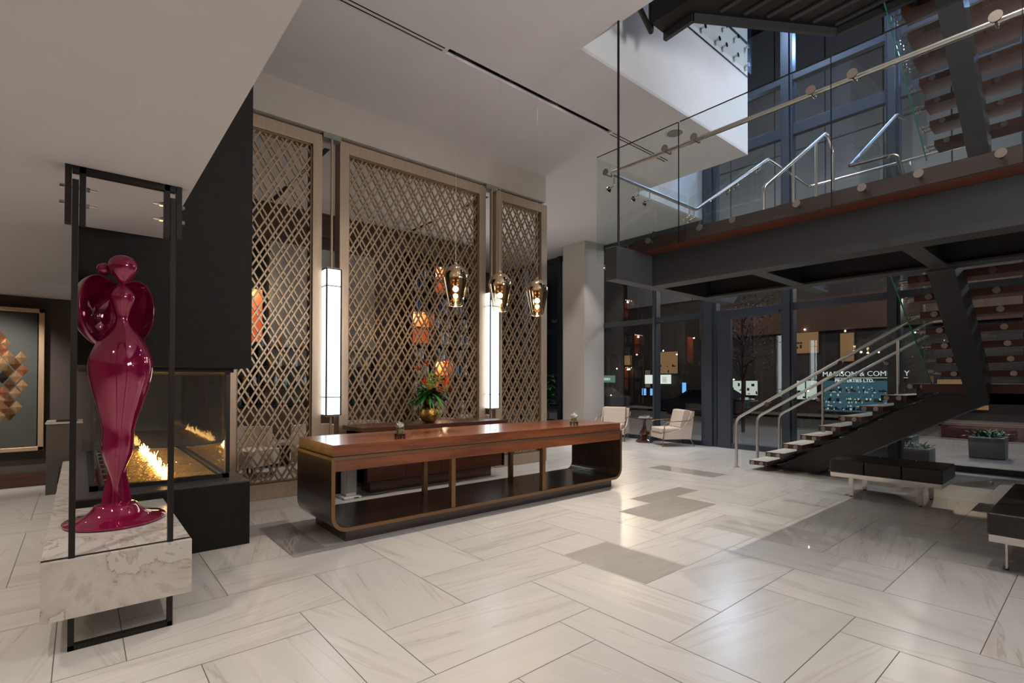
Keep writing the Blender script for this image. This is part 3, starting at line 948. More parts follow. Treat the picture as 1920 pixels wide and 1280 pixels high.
def sculpture():
    cx, cy_, z0 = 0.205, 4.46, 0.498
    S = thing('figure_sculpture', 'glossy magenta abstract female figure sculpture with a winged back on a round base', 'sculpture', (cx, cy_, z0))
    bx = cx - 0.012
    # base disc with flared collar
    MB().lathe([(0.272, 0.0), (0.284, 0.006), (0.284, 0.016), (0.272, 0.022), (0.215, 0.030), (0.170, 0.048), (0.143, 0.072), (0.126, 0.096), (0.119, 0.110), (0.108, 0.115), (0.0001, 0.115)], (bx, cy_ - 0.02, z0), 72, 1.0, 1.12).build('base', M['magenta'], S)
    # skirt tail and heels behind the ankles
    MB().lathe([(0.108, 0.10), (0.106, 0.112), (0.096, 0.17), (0.086, 0.23), (0.070, 0.28), (0.066, 0.33), (0.075, 0.40), (0.06, 0.50), (0.001, 0.55)], (bx + 0.008, cy_ + 0.06, z0), 6, sx=0.8, sy=0.45).build('skirt_tail', M['magenta'], S)
    prof = [(0.040, 0.09), (0.036, 0.105), (0.028, 0.14), (0.024, 0.186), (0.022, 0.225), (0.026, 0.245), (0.040, 0.295), (0.056, 0.333), (0.071, 0.37), (0.088, 0.407), (0.101, 0.44), (0.110, 0.475), (0.113, 0.51), (0.112, 0.56), (0.113, 0.615), (0.124, 0.67), (0.143, 0.73), (0.168, 0.80), (0.191, 0.865), (0.211, 0.93), (0.225, 0.98), (0.232, 1.03), (0.233, 1.065), (0.227, 1.105), (0.214, 1.145), (0.195, 1.185), (0.168, 1.228), (0.135, 1.27), (0.100, 1.308), (0.068, 1.34), (0.048, 1.368), (0.042, 1.392), (0.047, 1.412), (0.064, 1.455), (0.084, 1.50), (0.096, 1.53), (0.098, 1.548), (0.086, 1.572), (0.062, 1.598), (0.034, 1.62), (0.016, 1.634), (0.012, 1.65)]
    mb = MB()
    n = 64
    vs = []
    for i, (r, z) in enumerate(prof):
        dx = 0.030 * max(0, min(1, (z - 0.25) / 0.7))
        for k in range(n):
            t = 2 * PI * k / n
            vs.append((bx + dx * 0.8 + r * 0.79 * math.cos(t), cy_ + r * 0.79 * math.sin(t) * 0.9, z0 + z))
    mb.add(vs, [(i * n + k, i * n + (k + 1) % n, (i + 1) * n + (k + 1) % n, (i + 1) * n + k) for i in range(len(prof) - 1) for k in range(n)], True)
    mb.build('body', M['magenta'], S)
    hp = [(0.010, 0.0), (0.022, 0.006), (0.048, 0.028), (0.076, 0.058), (0.096, 0.088), (0.107, 0.115), (0.106, 0.14), (0.094, 0.165), (0.068, 0.186), (0.036, 0.197), (0.0005, 0.2)]
    MB().lathe(hp, (bx + 0.028, cy_ - 0.01, z0 + 1.632), 48, 0.79, 0.79).build('head', M['magenta'], S)
    MB().sphere((bx - 0.075, cy_ + 0.06, z0 + 1.735), 0.042, 28, 16).build('bun', M['magenta'], S)
    # winged back: heart-shaped dish bulging away from the viewer, opening towards the body
    ang = math.radians(27)
    ax = Vector((math.cos(ang), math.sin(ang), 0))
    nb = Vector((-math.sin(ang), math.cos(ang), 0))
    c0 = Vector((bx + 0.012, cy_ + 0.07, z0))
    half = [(0.07, 1.665), (0.14, 1.69), (0.205, 1.672), (0.25, 1.62), (0.276, 1.54), (0.280, 1.45), (0.262, 1.36), (0.225, 1.29), (0.165, 1.225), (0.09, 1.18)]
    outline = [(0.0, 1.63)] + half + [(0.0, 1.16)] + [(-a, b_) for a, b_ in reversed(half)]
    nr = 10
    zm = 1.43
    vs = []
    for j in range(nr + 1):
        t = j / nr
        sc_ = math.cos(t * PI / 2 * 0.985)
        for (a, b_) in outline:
            vs.append(c0 + ax * (a * 0.86 * sc_) + nb * (0.30 * math.sin(t * PI / 2)) + Vector((0, 0, zm + (b_ - zm) * sc_)))
    n = len(outline)
    mb = MB()
    mb.add(vs, [(j * n + k, j * n + (k + 1) % n, (j + 1) * n + (k + 1) % n, (j + 1) * n + k) for j in range(nr) for k in range(n)], True)
    o = mb.build('winged_back', M['magenta'], S)
    md = o.modifiers.new('solid', 'SOLIDIFY')
    md.thickness = 0.010
    md.offset = 0
    md = o.modifiers.new('sub', 'SUBSURF')
    md.levels = md.render_levels = 2
    return S


sculpture()

# ================================================================== WALL ART
AY = 9.665
ART = thing('wall_art', 'large framed relief of gold and copper pyramids on a grey-green panel', 'artwork', (-1.3, AY, 1.47))
MB().box(-2.55, AY - 0.02, 0.56, -0.46, AY + 0.03, 2.40).build('backing_panel', M['art_back'], ART)
f = MB()
ax0, ax1, az0, az1 = -2.62, -0.385, 0.50, 2.455
for (a, b_, c, d) in ((ax0, az0, ax1, az0 + 0.055), (ax0, az1 - 0.055, ax1, az1), (ax0, az0, ax0 + 0.06, az1), (ax1 - 0.06, az0, ax1, az1)):
    f.box(a, AY - 0.09, b_, c, AY + 0.03, d)
f.build('picture_frame', M['frame_gold'], ART, bevel=0.004)
PYR = [(35, 365), (4, 330), (48, 440), (90, 488), (125, 448), (138, 523), (97, 563), (58, 610), (133, 617), (12, 402), (10, 485), (45, 530), (14, 568), (20, 658), (90, 663), (52, 710), (-2, 705), (15, 755), (98, 745), (57, 790), (2, 800), (-22, 640), (-25, 450)]
for i, (a, b_) in enumerate(PYR):
    px, py = a / 3.2, 530 + b_ / 3.2
    d = R0 * ((px - 960) / F_PX) + R1 * ((py - 706.47) / F_PX) + R2
    t = (AY - 0.03) / d.y
    x, z = d.x * t, EYE + d.z * t
    s_, h_ = 0.060, 0.04
    vs = [(x - s_, AY - 0.022, z), (x, AY - 0.022, z - s_ * 1.42), (x + s_, AY - 0.022, z), (x, AY - 0.022, z + s_ * 1.42), (x, AY - 0.022 - h_, z)]
    MB().add(vs, [(0, 1, 4), (1, 2, 4), (2, 3, 4), (3, 0, 4), (3, 2, 1, 0)]).build('pyramid_tile', (M['pyr_gold'], M['pyr_copper'], M['pyr_gold'], M['pyr_bronze'])[i % 4] if i != 12 else M['black_steel'], ART)
spot((-1.0, 8.3, 2.60), (-0.9, 9.7, 1.3), 190, 70, 0.8, WARM, 0.04)
# waste bin / pedestal with tapered leg notch
BI = thing('pedestal_bin', 'tall taupe pedestal bin with a pale stone lid beside the textile wall', 'bin', (-0.18, 8.9, 0))
MB().prism([(-0.33, 0.0), (-0.235, 0.0), (-0.20, 0.36), (0.02, 0.36), (0.02, 0.90), (-0.33, 0.90)], 8.80, 9.35, lambda a, b_, h: (a, h, b_)).build('body', M['bin'], BI)
MB().box(-0.34, 8.79, 0.90, 0.03, 9.36, 0.925).build('lid', M['bin_top'], BI, bevel=0.004)
MB().box(-0.24, 8.9, 0.925, -0.03, 9.2, 0.935).build('opening', M['black'], BI)

# ================================================================== SCREENS
def lattice_mb(x0, x1, z0, z1, y, dep, rnd, period=0.190, wd=0.020, slope=1.72):
    mb = MB()
    for sgn in (1, -1):
        yy = y + (0 if sgn > 0 else dep)
        s_ = x0 - (z1 - z0) / slope
        offs = []
        p = s_ + rnd * 0.06
        seq = (0.0, 0.064)
        kk = 0
        while p < x1 + (z1 - z0) / slope:
            g_ = seq[1] if (kk % 3) != 2 else 0.075
            offs += [p, p + g_]
            p += period
            kk += 1
        for c in offs:
            # line x = c + sgn * (z - z0) / slope
            za, zb = z0, z1
            xa, xb = c, c + sgn * (z1 - z0) / slope
            pts = []
            # clip against x0..x1
            def zc(x): return z0 + sgn * (x - c) * slope
            lo, hi = za, zb
            if sgn > 0:
                lo = max(lo, zc(x0)); hi = min(hi, zc(x1))
            else:
                lo = max(lo, zc(x1)); hi = min(hi, zc(x0))
            if hi - lo < 0.02: continue
            pa = (c + sgn * (lo - z0) / slope, yy, lo)
            pb = (c + sgn * (hi - z0) / slope, yy, hi)
            mb.bar(pa, pb, dep, wd, up=(1, 0, 0))
    return mb


def screen(x0, x1, label, wr=0.125, rnd=0):
    y0, y1 = 6.75, 6.93
    S = thing('lattice_screen', label, 'screen', ((x0 + x1) / 2, 6.84, 0), 'bronze lattice screens behind the desk')
    zt, zb = 4.735, 0.185
    f = MB()
    f.box(x0, y0, 0, x0 + wr, y1, zt)
    f.box(x1 - wr, y0, 0, x1, y1, zt)
    f.box(x0 + wr, y0, zt - 0.155, x1 - wr, y1, zt)
    f.box(x0 + wr, y0, 0, x1 - wr, y1, zb)
    f.build('frame', M['bronze'], S, bevel=0.003)
    g = MB()
    i0, i1, j0, j1 = x0 + wr, x1 - wr, zb, zt - 0.155
    for (a, b_, c, d) in ((i0, j0, i0 + 0.02, j1), (i1 - 0.02, j0, i1, j1), (i0, j0, i1, j0 + 0.02), (i0, j1 - 0.02, i1, j1)):
        g.box(a, y0 + 0.035, b_, c, y1 - 0.035, d)
    g.build('inner_trim', M['bronze_dark'], S)
    lattice_mb(i0 + .01, i1 - .01, j0 + .01, j1 - .01, y0 + 0.055, 0.022, rnd).build('lattice', M['lattice'], S)
    return S


screen(1.30, 2.425, 'left bronze lattice screen, partly behind the fireplace', 0.12)
screen(2.665, 5.155, 'widest bronze lattice screen, in the middle behind the long desk', 0.13, 0.3)
screen(5.375, 6.585, 'right bronze lattice screen, nearest the column and armchairs', 0.14, 0.7)


def lantern(x, label):
    y = 6.73
    L = thing('lantern', label, 'lamp', (x, y, 0), 'tall white box lanterns between the screens')
    a = 0.092
    z0, z1 = 1.02, 2.94
    MB().box(x - a, y - a, z0, x + a, y + a, z1).build('diffuser', M['lantern'], L)
    f = MB()
    e = a + 0.004
    for sx in (-1, 1):
        for sy in (-1, 1):
            f.box(x + sx * e - 0.009, y + sy * e - 0.009, z0 - 0.01, x + sx * e + 0.009, y + sy * e + 0.009, z1 + 0.01)
    for z in (z0 - 0.005, z0 + 0.23, z1 - 0.22, z1 + 0.005):
        for s_ in (-1, 1):
            f.box(x - e, y + s_ * e - 0.006, z - 0.006, x + e, y + s_ * e + 0.006, z + 0.006)
            f.box(x + s_ * e - 0.006, y - e, z - 0.006, x + s_ * e + 0.006, y + e, z + 0.006)
    f.build('cage', M['black'], L)
    MB().box(x - e, y - e, z1 + 0.008, x + e, y + e, z1 + 0.02).build('top_cap', M['bronze'], L)
    MB().box(x - e, y - e, z0 - 0.02, x + e, y + e, z0 - 0.008).build('bottom_cap', M['bronze'], L)
    MB().cyl((x, y, z1 + 0.02), (x, y, 4.72), 0.017, n=14).build('upper_rod', M['bronze'], L)
    MB().cyl((x, y, 0.0), (x, y, z0 - 0.02), 0.017, n=14).build('lower_rod', M['bronze'], L)
    MB().box(x - 0.12, y - 0.02, 4.70, x + 0.12, y + 0.10, 4.765).build('mounting_block', M['concrete'], L)
    return L


lantern(2.545, 'glowing white box lantern between the left and middle lattice screens')
lantern(5.262, 'glowing white box lantern between the middle and right lattice screens')


# ================================================================== PENDANTS
def pendant(x, y, label):
    P_ = thing('pendant_lamp', label, 'pendant lamp', (x, y, 2.335), 'gold and clear glass pendants over the desk')
    z = 2.335
    k = 1.0
    prof = [(0.078, 0.0), (0.082, 0.004), (0.100, 0.10), (0.120, 0.20), (0.139, 0.295), (0.144, 0.33), (0.139, 0.365), (0.122, 0.405), (0.093, 0.44), (0.055, 0.465), (0.022, 0.475)]
    o = MB().lathe(prof, (x, y, z), 48, caps=False).build('glass_shade', M['shade'], P_)
    MB().tube([(x + 0.080 * math.cos(a * PI / 16), y + 0.080 * math.sin(a * PI / 16), z + 0.002) for a in range(33)], 0.0026, 8).build('glass_rim', M['clear_rim'], P_)
    MB().lathe([(0.024, 0.472), (0.024, 0.492), (0.010, 0.50), (0.0001, 0.50)], (x, y, z), 20, caps=False).build('cap', M['bronze'], P_)
    MB().cyl((x, y, z + 0.23), (x, y, z + 0.475), 0.016, n=14).build('lamp_holder', M['bronze_dark'], P_)
    MB().sphere((x, y, z + 0.195), 0.034, 20, 12).build('bulb', M['bulb'], P_)
    MB().cyl((x, y, z + 0.495), (x, y, CEIL + 0.17), 0.0022, n=6).build('cord', M['steel'], P_)
    point((x, y, z + 0.06), 7, (1.0, 0.75, 0.45), 0.03)


pendant(3.305, 4.90, 'gold glass pendant lamp hanging leftmost of the three above the desk')
pendant(3.965, 4.90, 'gold glass pendant lamp in the middle of the three, before the right lantern')
pendant(4.60, 4.90, 'gold glass pendant lamp rightmost of the three, before the right screen')

# ================================================================== RECEPTION DESK
def rounded_u(x0, x1, z0, z1, t, r, n=8):
    """outline of the U shell: outer path then inner path (x, z)"""
    out = [(x0, z1), (x0, z0 + r)]
    for i in range(1, n + 1):
        a = PI + (PI / 2) * i / n
        out.append((x0 + r + r * math.cos(a), z0 + r + r * math.sin(a)))
    for i in range(0, n + 1):
        a = 1.5 * PI + (PI / 2) * i / n
        out.append((x1 - r + r * math.cos(a), z0 + r + r * math.sin(a)))
    out.append((x1, z1))
    ri = r - t
    inn = [(x1 - t, z1), (x1 - t, z0 + r)]
    for i in range(1, n + 1):
        a = 0 - (PI / 2) * i / n
        inn.append((x1 - r + ri * math.cos(a), z0 + r + ri * math.sin(a)))
    for i in range(0, n + 1):
        a = 1.5 * PI - (PI / 2) * i / n
        inn.append((x0 + r + ri * math.cos(a), z0 + r + ri * math.sin(a)))
    inn.append((x0 + t, z1))
    return out, inn


def desk():
    x0, x1, y0, y1 = 1.695, 5.815, 4.45, 5.375
    D = thing('reception_desk', 'long walnut reception desk with rounded dark base shell, bronze edge and open middle', 'desk', (3.75, 4.9, 0))
    out, inn = rounded_u(x0, x1, 0.105, 0.752, 0.034, 0.15)
    k = len(out)

    def shell(ya, yb):
        mb = MB()
        loop = out + inn
        n = len(loop)
        vs = [(a, ya, b_) for a, b_ in loop] + [(a, yb, b_) for a, b_ in loop]
        fs = []
        for i in range(k - 1):
            j = n - 1 - i
            fs.append((i, i + 1, j - 1, j))
            fs.append((n + j, n + j - 1, n + i + 1, n + i))
        fs += [((i + 1) % n, i, n + i, n + (i + 1) % n) for i in range(n)]
        mb.add(vs, fs, False)
        return mb
    o = shell(y0 + 0.008, y1 - 0.008).build('base_shell', M['desk_dark'], D)
    for p in o.data.polygons: p.use_smooth = True
    o.data.set_sharp_from_angle(angle=math.radians(40))
    shell(y0, y0 + 0.008).build('bronze_edge', M['desk_band'], D)
    shell(y1 - 0.008, y1).build('bronze_edge', M['desk_band'], D)
    b = MB()
    b.box(x0, y0, 0.752, x1, y1, 0.780)
    b.build('bronze_band', M['desk_band'], D)
    MB().box(x0 + 0.012, y0 + 0.004, 0.780, x1 - 0.035, y1 - 0.004, 0.788).build('shadow_gap', M['black'], D)
    MB().box(x0 + 0.012, y0, 0.788, x1 - 0.037, y1, 0.888).build('desktop', M['desk_wood'], D, bevel=0.003)
    MB().box(x0 + 0.034, y0 + 0.006, 0.652, x1 - 0.034, y0 + 0.03, 0.752).box(x0 + 0.034, y1 - 0.03, 0.652, x1 - 0.034, y1 - 0.006, 0.752).build('apron', M['desk_wood'], D)
    MB().box(1.85, 4.51, 0, 5.655, 5.285, 0.106).build('plinth', M['desk_dark'], D)
    for x in (2.968, 4.285):
        for y in (4.465, 5.17):
            xx = x + (0.085 if y > 5 else 0)
            MB().box(xx, y, 0.139, xx + 0.050, y + 0.055, 0.752).build('post', M['desk_band'], D)
    return D


desk()
# ---- small succulent holders on the desk


def succulent(x, y, label):
    z = 0.888
    S = thing('tumbler_planter', label, 'planter', (x, y, z), 'two small glass planters on the desk')
    st = MB()
    for dx in (-1, 1):
        for dy in (-1, 1):
            cx, cy_ = x + dx * 0.031, y + dy * 0.031
            st.box(cx - 0.009, cy_ - 0.009, z, cx + 0.009, cy_ + 0.009, z + 0.050)
    st.box(x - 0.040, y - 0.006, z + 0.026, x + 0.040, y + 0.006, z + 0.040)
    st.box(x - 0.006, y - 0.040, z + 0.026, x + 0.006, y + 0.040, z + 0.040)
    st.build('wooden_stand', M['table_wood'], S)
    MB().lathe([(0.0001, 0.042), (0.036, 0.042), (0.037, 0.05), (0.039, 0.115), (0.0365, 0.115), (0.034, 0.052), (0.0001, 0.050)], (x, y, z), 28, caps=False).build('glass_tumbler', M['clear'], S)
    MB().lathe([(0.0001, 0.052), (0.032, 0.053), (0.033, 0.085), (0.02, 0.095), (0.0001, 0.098)], (x, y, z), 20, caps=False).build('moss', M['moss'], S)
    mb = MB()
    for i in range(34):
        a = random.uniform(0, 2 * PI)
        el = random.uniform(0.2, 1.35)
        L = random.uniform(0.05, 0.078)
        c = Vector((x, y, z + 0.105))
        d = Vector((math.cos(a) * math.cos(el), math.sin(a) * math.cos(el), math.sin(el)))
        sd = d.cross(Vector((0, 0, 1))).normalized()
        n_ = sd.cross(d)
        p1 = c + d * L * 0.5 + n_ * 0.004
        p2 = c + d * L + n_ * 0.012
        w_ = 0.009
        mb.add([c, p1 + sd * w_, p2, p1 - sd * w_, p1 - n_ * 0.004], [(0, 1, 4), (1, 2, 4), (2, 3, 4), (3, 0, 4), (0, 3, 2, 1)])
    mb.build('succulent_leaves', M['succulent'], S)


succulent(2.431, 4.582, 'small glass planter with pale succulent at the left end of the desk')
succulent(4.943, 4.56, 'small glass planter with pale succulent at the right end of the desk')

# ================================================================== CREDENZA
CR = thing('credenza', 'low dark walnut credenza with four doors against the middle lattice screen', 'cabinet', (3.85, 6.4, 0))
MB().box(2.72, 6.08, 0.175, 4.98, 6.62, 0.80).build('body', M['black'], CR)
MB().box(2.68, 6.05, 0.82, 5.06, 6.66, 0.875).build('top', M['cred_wood'], CR, bevel=0.004)
MB().box(2.76, 6.10, 0.80, 4.95, 6.6, 0.82).build('reveal', M['black'], CR)
MB().box(2.90, 6.27, 0, 4.90, 6.56, 0.175).build('plinth', M['cred_wood'], CR)
for i in range(4):
    a = 2.76 + i * 0.5475
    dr = MB().box(a + 0.002, 6.06, 0.19, a + 0.544, 6.085, 0.79).build('door', M['cred_wood'], CR, bevel=0.002)
for xx in (2.72, 4.955):
    MB().box(xx, 6.05, 0.175, xx + 0.035, 6.62, 0.80).build('side_panel', M['black_gloss'], CR)

# ---- gold vase and bouquet
VX, VY, VZ = 3.79, 6.28, 0.875
VP = [(0.0001, 0.002), (0.05, 0.0), (0.07, 0.01), (0.105, 0.05), (0.122, 0.10), (0.124, 0.125), (0.116, 0.165), (0.09, 0.205), (0.055, 0.23), (0.037, 0.242), (0.034, 0.27), (0.046, 0.30), (0.043, 0.30), (0.03, 0.268)]
VS = MB().lathe([(r * 1.17, z * 1.1) for r, z in VP], (VX, VY, VZ), 48, caps=False).build('gold_vase', M['gold_vase'], loc=(VX, VY, VZ), label='round hammered gold vase on the dark credenza', cat='vase')
BQ = thing('flower_bouquet', 'tropical bouquet of orange, lime and maroon flowers with green leaves in the gold vase', 'flowers', (VX, VY, VZ + 0.3))


def leaf(mb, base, d, L, W, droop=0.3, n=6):
    base, d = Vector(base), Vector(d).normalized()
    sd = d.cross(Vector((0, 0, 1)))
    if sd.length < 1e-3: sd = Vector((1, 0, 0))
    sd.normalize()
    vs, fs = [], []
    for i in range(n + 1):
        t = i / n
        c = base + d * L * t + Vector((0, 0, -droop * L * t * t))
        w_ = W * math.sin(PI * min(1, t * 0.92 + 0.08)) ** 0.8
        vs += [c - sd * w_ / 2 + Vector((0, 0, w_ * 0.15)), c, c + sd * w_ / 2 + Vector((0, 0, w_ * 0.15))]
        if i:
            b0, b1 = (i - 1) * 3, i * 3
            fs += [(b0, b0 + 1, b1 + 1, b1), (b0 + 1, b0 + 2, b1 + 2, b1 + 1)]
    mb.add(vs, fs, True)


def bouquet():
    c = Vector((VX, VY, VZ + 0.37))
    g, gd = MB(), MB()
    for i in range(110):
        a = random.uniform(0, 2 * PI)
        el = random.uniform(-0.22, 0.9)
        d = Vector((math.cos(a) * math.cos(el), math.sin(a) * math.cos(el) * 0.7, math.sin(el)))
        leaf(random.choice((g, gd)), c + Vector((0, 0, random.uniform(-0.02, 0.06))), d, random.uniform(0.20, 0.42), random.uniform(0.03, 0.065), random.uniform(0.2, 0.8))
    g.build('leaves', M['leaf'], BQ, kind='stuff')
    gd.build('dark_leaves', M['leaf_dark'], BQ, kind='stuff')
    st = MB()
    heads = [(-0.22, 0.36, 'orange'), (-0.06, 0.42, 'orange'), (0.13, 0.43, 'orange'), (0.18, 0.16, 'orange'), (-0.13, 0.15, 'orange')]
    for (dx, dz, k) in heads:
        p = c + Vector((dx * 1.15, random.uniform(-0.2, -0.06), dz))
        st.tube([c, c + (p - c) * 0.5 + Vector((0, 0, 0.03)), p], 0.0035, 6)
        mb = MB()
        side = 1 if dx > 0 else -1
        for q in range(6):
            d = Vector((side * random.uniform(0.1, 0.9), random.uniform(-0.4, 0.4), random.uniform(0.3, 1.0)))
            leaf(mb, p, d, random.uniform(0.11, 0.18), 0.034, 0.1, 4)
        mb.build('bird_of_paradise', M['orange'], BQ)
    for (dx, dz) in ((-0.07, 0.25), (-0.03, 0.32), (0.02, 0.22), (-0.11, 0.19), (0.04, 0.29)):
        p = c + Vector((dx * 1.2, random.uniform(-0.2, -0.08), dz))
        st.tube([c, p], 0.003, 6)
        mb = MB()
        for q in range(9):
            a = 2 * PI * q / 9
            leaf(mb, p, (math.cos(a), math.sin(a) * 0.8, random.uniform(-0.2, 0.7)), 0.075, 0.042, 0.3, 4)
        mb.build('orchid_bloom', M['leaf_lime'], BQ)
    for (dx, dz, r) in ((-0.03, 0.08, 0.042), (0.07, 0.14, 0.04), (0.13, 0.235, 0.028)):
        mb = MB()
        for q in range(40):
            a = random.uniform(0, 2 * PI)
            el = random.uniform(-0.4, 1.4)
            d = Vector((math.cos(a) * math.cos(el), math.sin(a) * math.cos(el), math.sin(el)))
            p = c + Vector((dx, -0.18, dz)) + d * r * 0.4
            leaf(mb, p, d, r * 0.9, r * 0.6, 0.1, 3)
        mb.build('maroon_bloom', M['maroon'], BQ)
    for (dx, dz) in ((0.08, 0.22), (0.02, 0.07), (-0.10, 0.10)):
        mb = MB()
        for q in range(26):
            a = random.uniform(0, 2 * PI)
            el = random.uniform(0.1, 1.4)
            d = Vector((math.cos(a) * math.cos(el), math.sin(a) * math.cos(el), math.sin(el)))
            leaf(mb, c + Vector((dx, -0.16, dz)), d, 0.075, 0.014, 0, 3)
        mb.build('pincushion_bloom', M['yellow'], BQ)
    for i in range(14):
        a = random.uniform(-0.5, 0.9)
        st.tube([c, c + Vector((math.sin(a) * 0.2 + 0.05, random.uniform(-.05, .05), 0.15)), c + Vector((math.sin(a) * 0.30 + 0.10, random.uniform(-.08, .08), 0.10 + 0.18 * math.cos(a)))], 0.0014, 5)
    for i in range(10):
        dx = random.uniform(0.08, 0.16)
        st.tube([c + Vector((0.03, -0.03, 0.02)), c + Vector((dx, -0.07, 0.02)), c + Vector((dx + 0.01, -0.09, -0.14)), c + Vector((dx, -0.09, -random.uniform(0.2, 0.28)))], 0.002, 5)
    st.build('stems', M['leaf_lime'], BQ, kind='stuff')


bouquet()

# ---- air purifier, small black bin, cable, floor mat
AP = thing('air_purifier', 'slim grey air purifier on a white foot at the left end of the credenza', 'air purifier', (2.62, 6.22, 0))
MB().box(2.52, 6.14, 0.025, 2.66, 6.32, 0.60).build('tower', M['white_plastic'], AP, bevel=0.02)
MB().box(2.525, 6.13, 0.07, 2.655, 6.141, 0.58).build('front_grille', M['concrete'], AP, bevel=0.004)
MB().box(2.47, 6.08, 0.0, 2.70, 6.38, 0.028).build('foot', M['white_plastic'], AP, bevel=0.01)
MB().box(2.60, 6.072, 0.008, 2.66, 6.082, 0.02).build('control_strip', M['black'], AP)
MB().box(2.43, 6.40, 0.0, 2.56, 6.60, 0.44).build('waste_bin', M['black'], loc=(2.5, 6.5, 0), label='black waste bin behind the slim air purifier', cat='bin', bevel=0.006)
MB().tube([(2.72, 6.2, 0.004), (2.95, 6.12, 0.004), (3.2, 6.18, 0.004), (3.5, 6.1, 0.004), (3.75, 6.17, 0.004), (4.2, 6.13, 0.004)], 0.004, 6).build('power_cable', M['rubber'], loc=(3.4, 6.15, 0), label='thin black power cable on the floor before the credenza', cat='cable')
MB().box(1.98, 5.40, 0.001, 5.2, 5.86, 0.014).build('floor_mat', M['grey_fabric'], loc=(3.6, 5.62, 0), label='long grey floor mat behind the reception desk', cat='mat', bevel=0.004)

# ================================================================== STAIR: lower flight
def disc(mb, p, axis, r=0.036, t=0.03):
    """round stand-off fitting facing along axis"""
    p, axis = Vector(p), Vector(axis).normalized()
    mb.cyl(p, p + axis * t, r * 0.5, n=12)
    mb.cyl(p + axis * t, p + axis * (t + 0.012), r, n=20)
    return mb


TREAD = [M['tread_wood'], mat('tread_lit_top', srgb(196, 186, 174), 0.4, noise=0.06, nscale=6)]  # walking face in a lighter colour, painting in the light on top


def tread_box(x0, y0, z0, x1, y1, z1):
    mb = MB()
    mb.box(x0, y0, z0, x1, y1, z1)
    mb.mi[1] = 1          # walking face
    return mb


def glass_poly(poly, plane, at, th=0.013):
    """pane from a 2-D outline in the plane X=at (poly = y,z) or Y=at (poly = x,z)"""
    if plane == 'X':
        return MB().prism(poly, at - th / 2, at + th / 2, lambda a, b_, h: (h, a, b_))
    return MB().prism(poly, at - th / 2, at + th / 2, lambda a, b_, h: (a, h, b_))


RS, RUN = 0.16, 0.263
LF = thing('lower_stair_flight', 'lowest stair flight along the window wall, open treads on a charcoal box stringer', 'staircase', (9.2, 3.0, 0))
SX0, SX1 = 8.56, 10.36
MB().prism([(3.68, 0.0), (3.05, 0.0), (1.04, 1.18), (0.92, 1.20), (0.92, 1.40), (1.38, 1.40)], 8.96, 9.48, lambda a, b_, h: (h, a, b_)).build('stringer', M['painted_steel'], LF, bevel=0.004)
for n in range(1, 10):
    yf = 3.92 - RUN * (n - 1)
    zt = RS * n
    if n < 9:
        t_ = tread_box(SX0, yf - 0.29, zt - 0.072, SX1, yf, zt).build('tread', TREAD, LF, bevel=0.003)
    else:
        t_ = tread_box(SX0, yf - 0.30, zt - 0.072, SX1, yf, zt).build('tread', TREAD, LF, bevel=0.003)
    for dy in (0.075, 0.215):
        d_ = disc(MB(), (SX0, yf - dy, zt - 0.036), (-1, 0, 0), 0.031, 0.045)
        d_.build('stand_off', M['steel_dark'], t_)
    MB().prism([(yf - 0.05, zt - 0.072), (yf - 0.27, zt - 0.072), (yf - 0.27, zt - 0.072 - 0.02), (yf - 0.05, max(0.0, zt - 0.072 - 0.13))], 9.0, 9.44, lambda a, b_, h: (h, a, b_)).build('support', M['painted_steel'], t_)
zg = lambda y: 0.03 + 0.608 * (3.72 - y)
glass_poly([(4.02, 0.03), (3.72, 0.03), (2.62, zg(2.62)), (2.62, zg(2.62) + 1.15), (3.95, 1.03), (4.02, 0.97)][::-1], 'X', 8.50).build('glass_panel', M['glass'], LF)
glass_poly([(2.605, zg(2.605)), (1.60, 1.22), (1.60, 2.46), (2.605, zg(2.605) + 1.15)][::-1], 'X', 8.50).build('glass_panel', M['glass'], LF)
glass_poly([(4.02, 0.03), (3.72, 0.03), (1.60, 1.22), (1.60, 2.46), (3.95, 1.03), (4.02, 0.97)][::-1], 'X', 10.41).build('glass_panel', M['glass'], LF)


def rail(pts, parent, r=0.024, fil=0.09, name='handrail', m_='steel'):
    return MB().tube(pts, r, 14, fil).build(name, M[m_], parent)


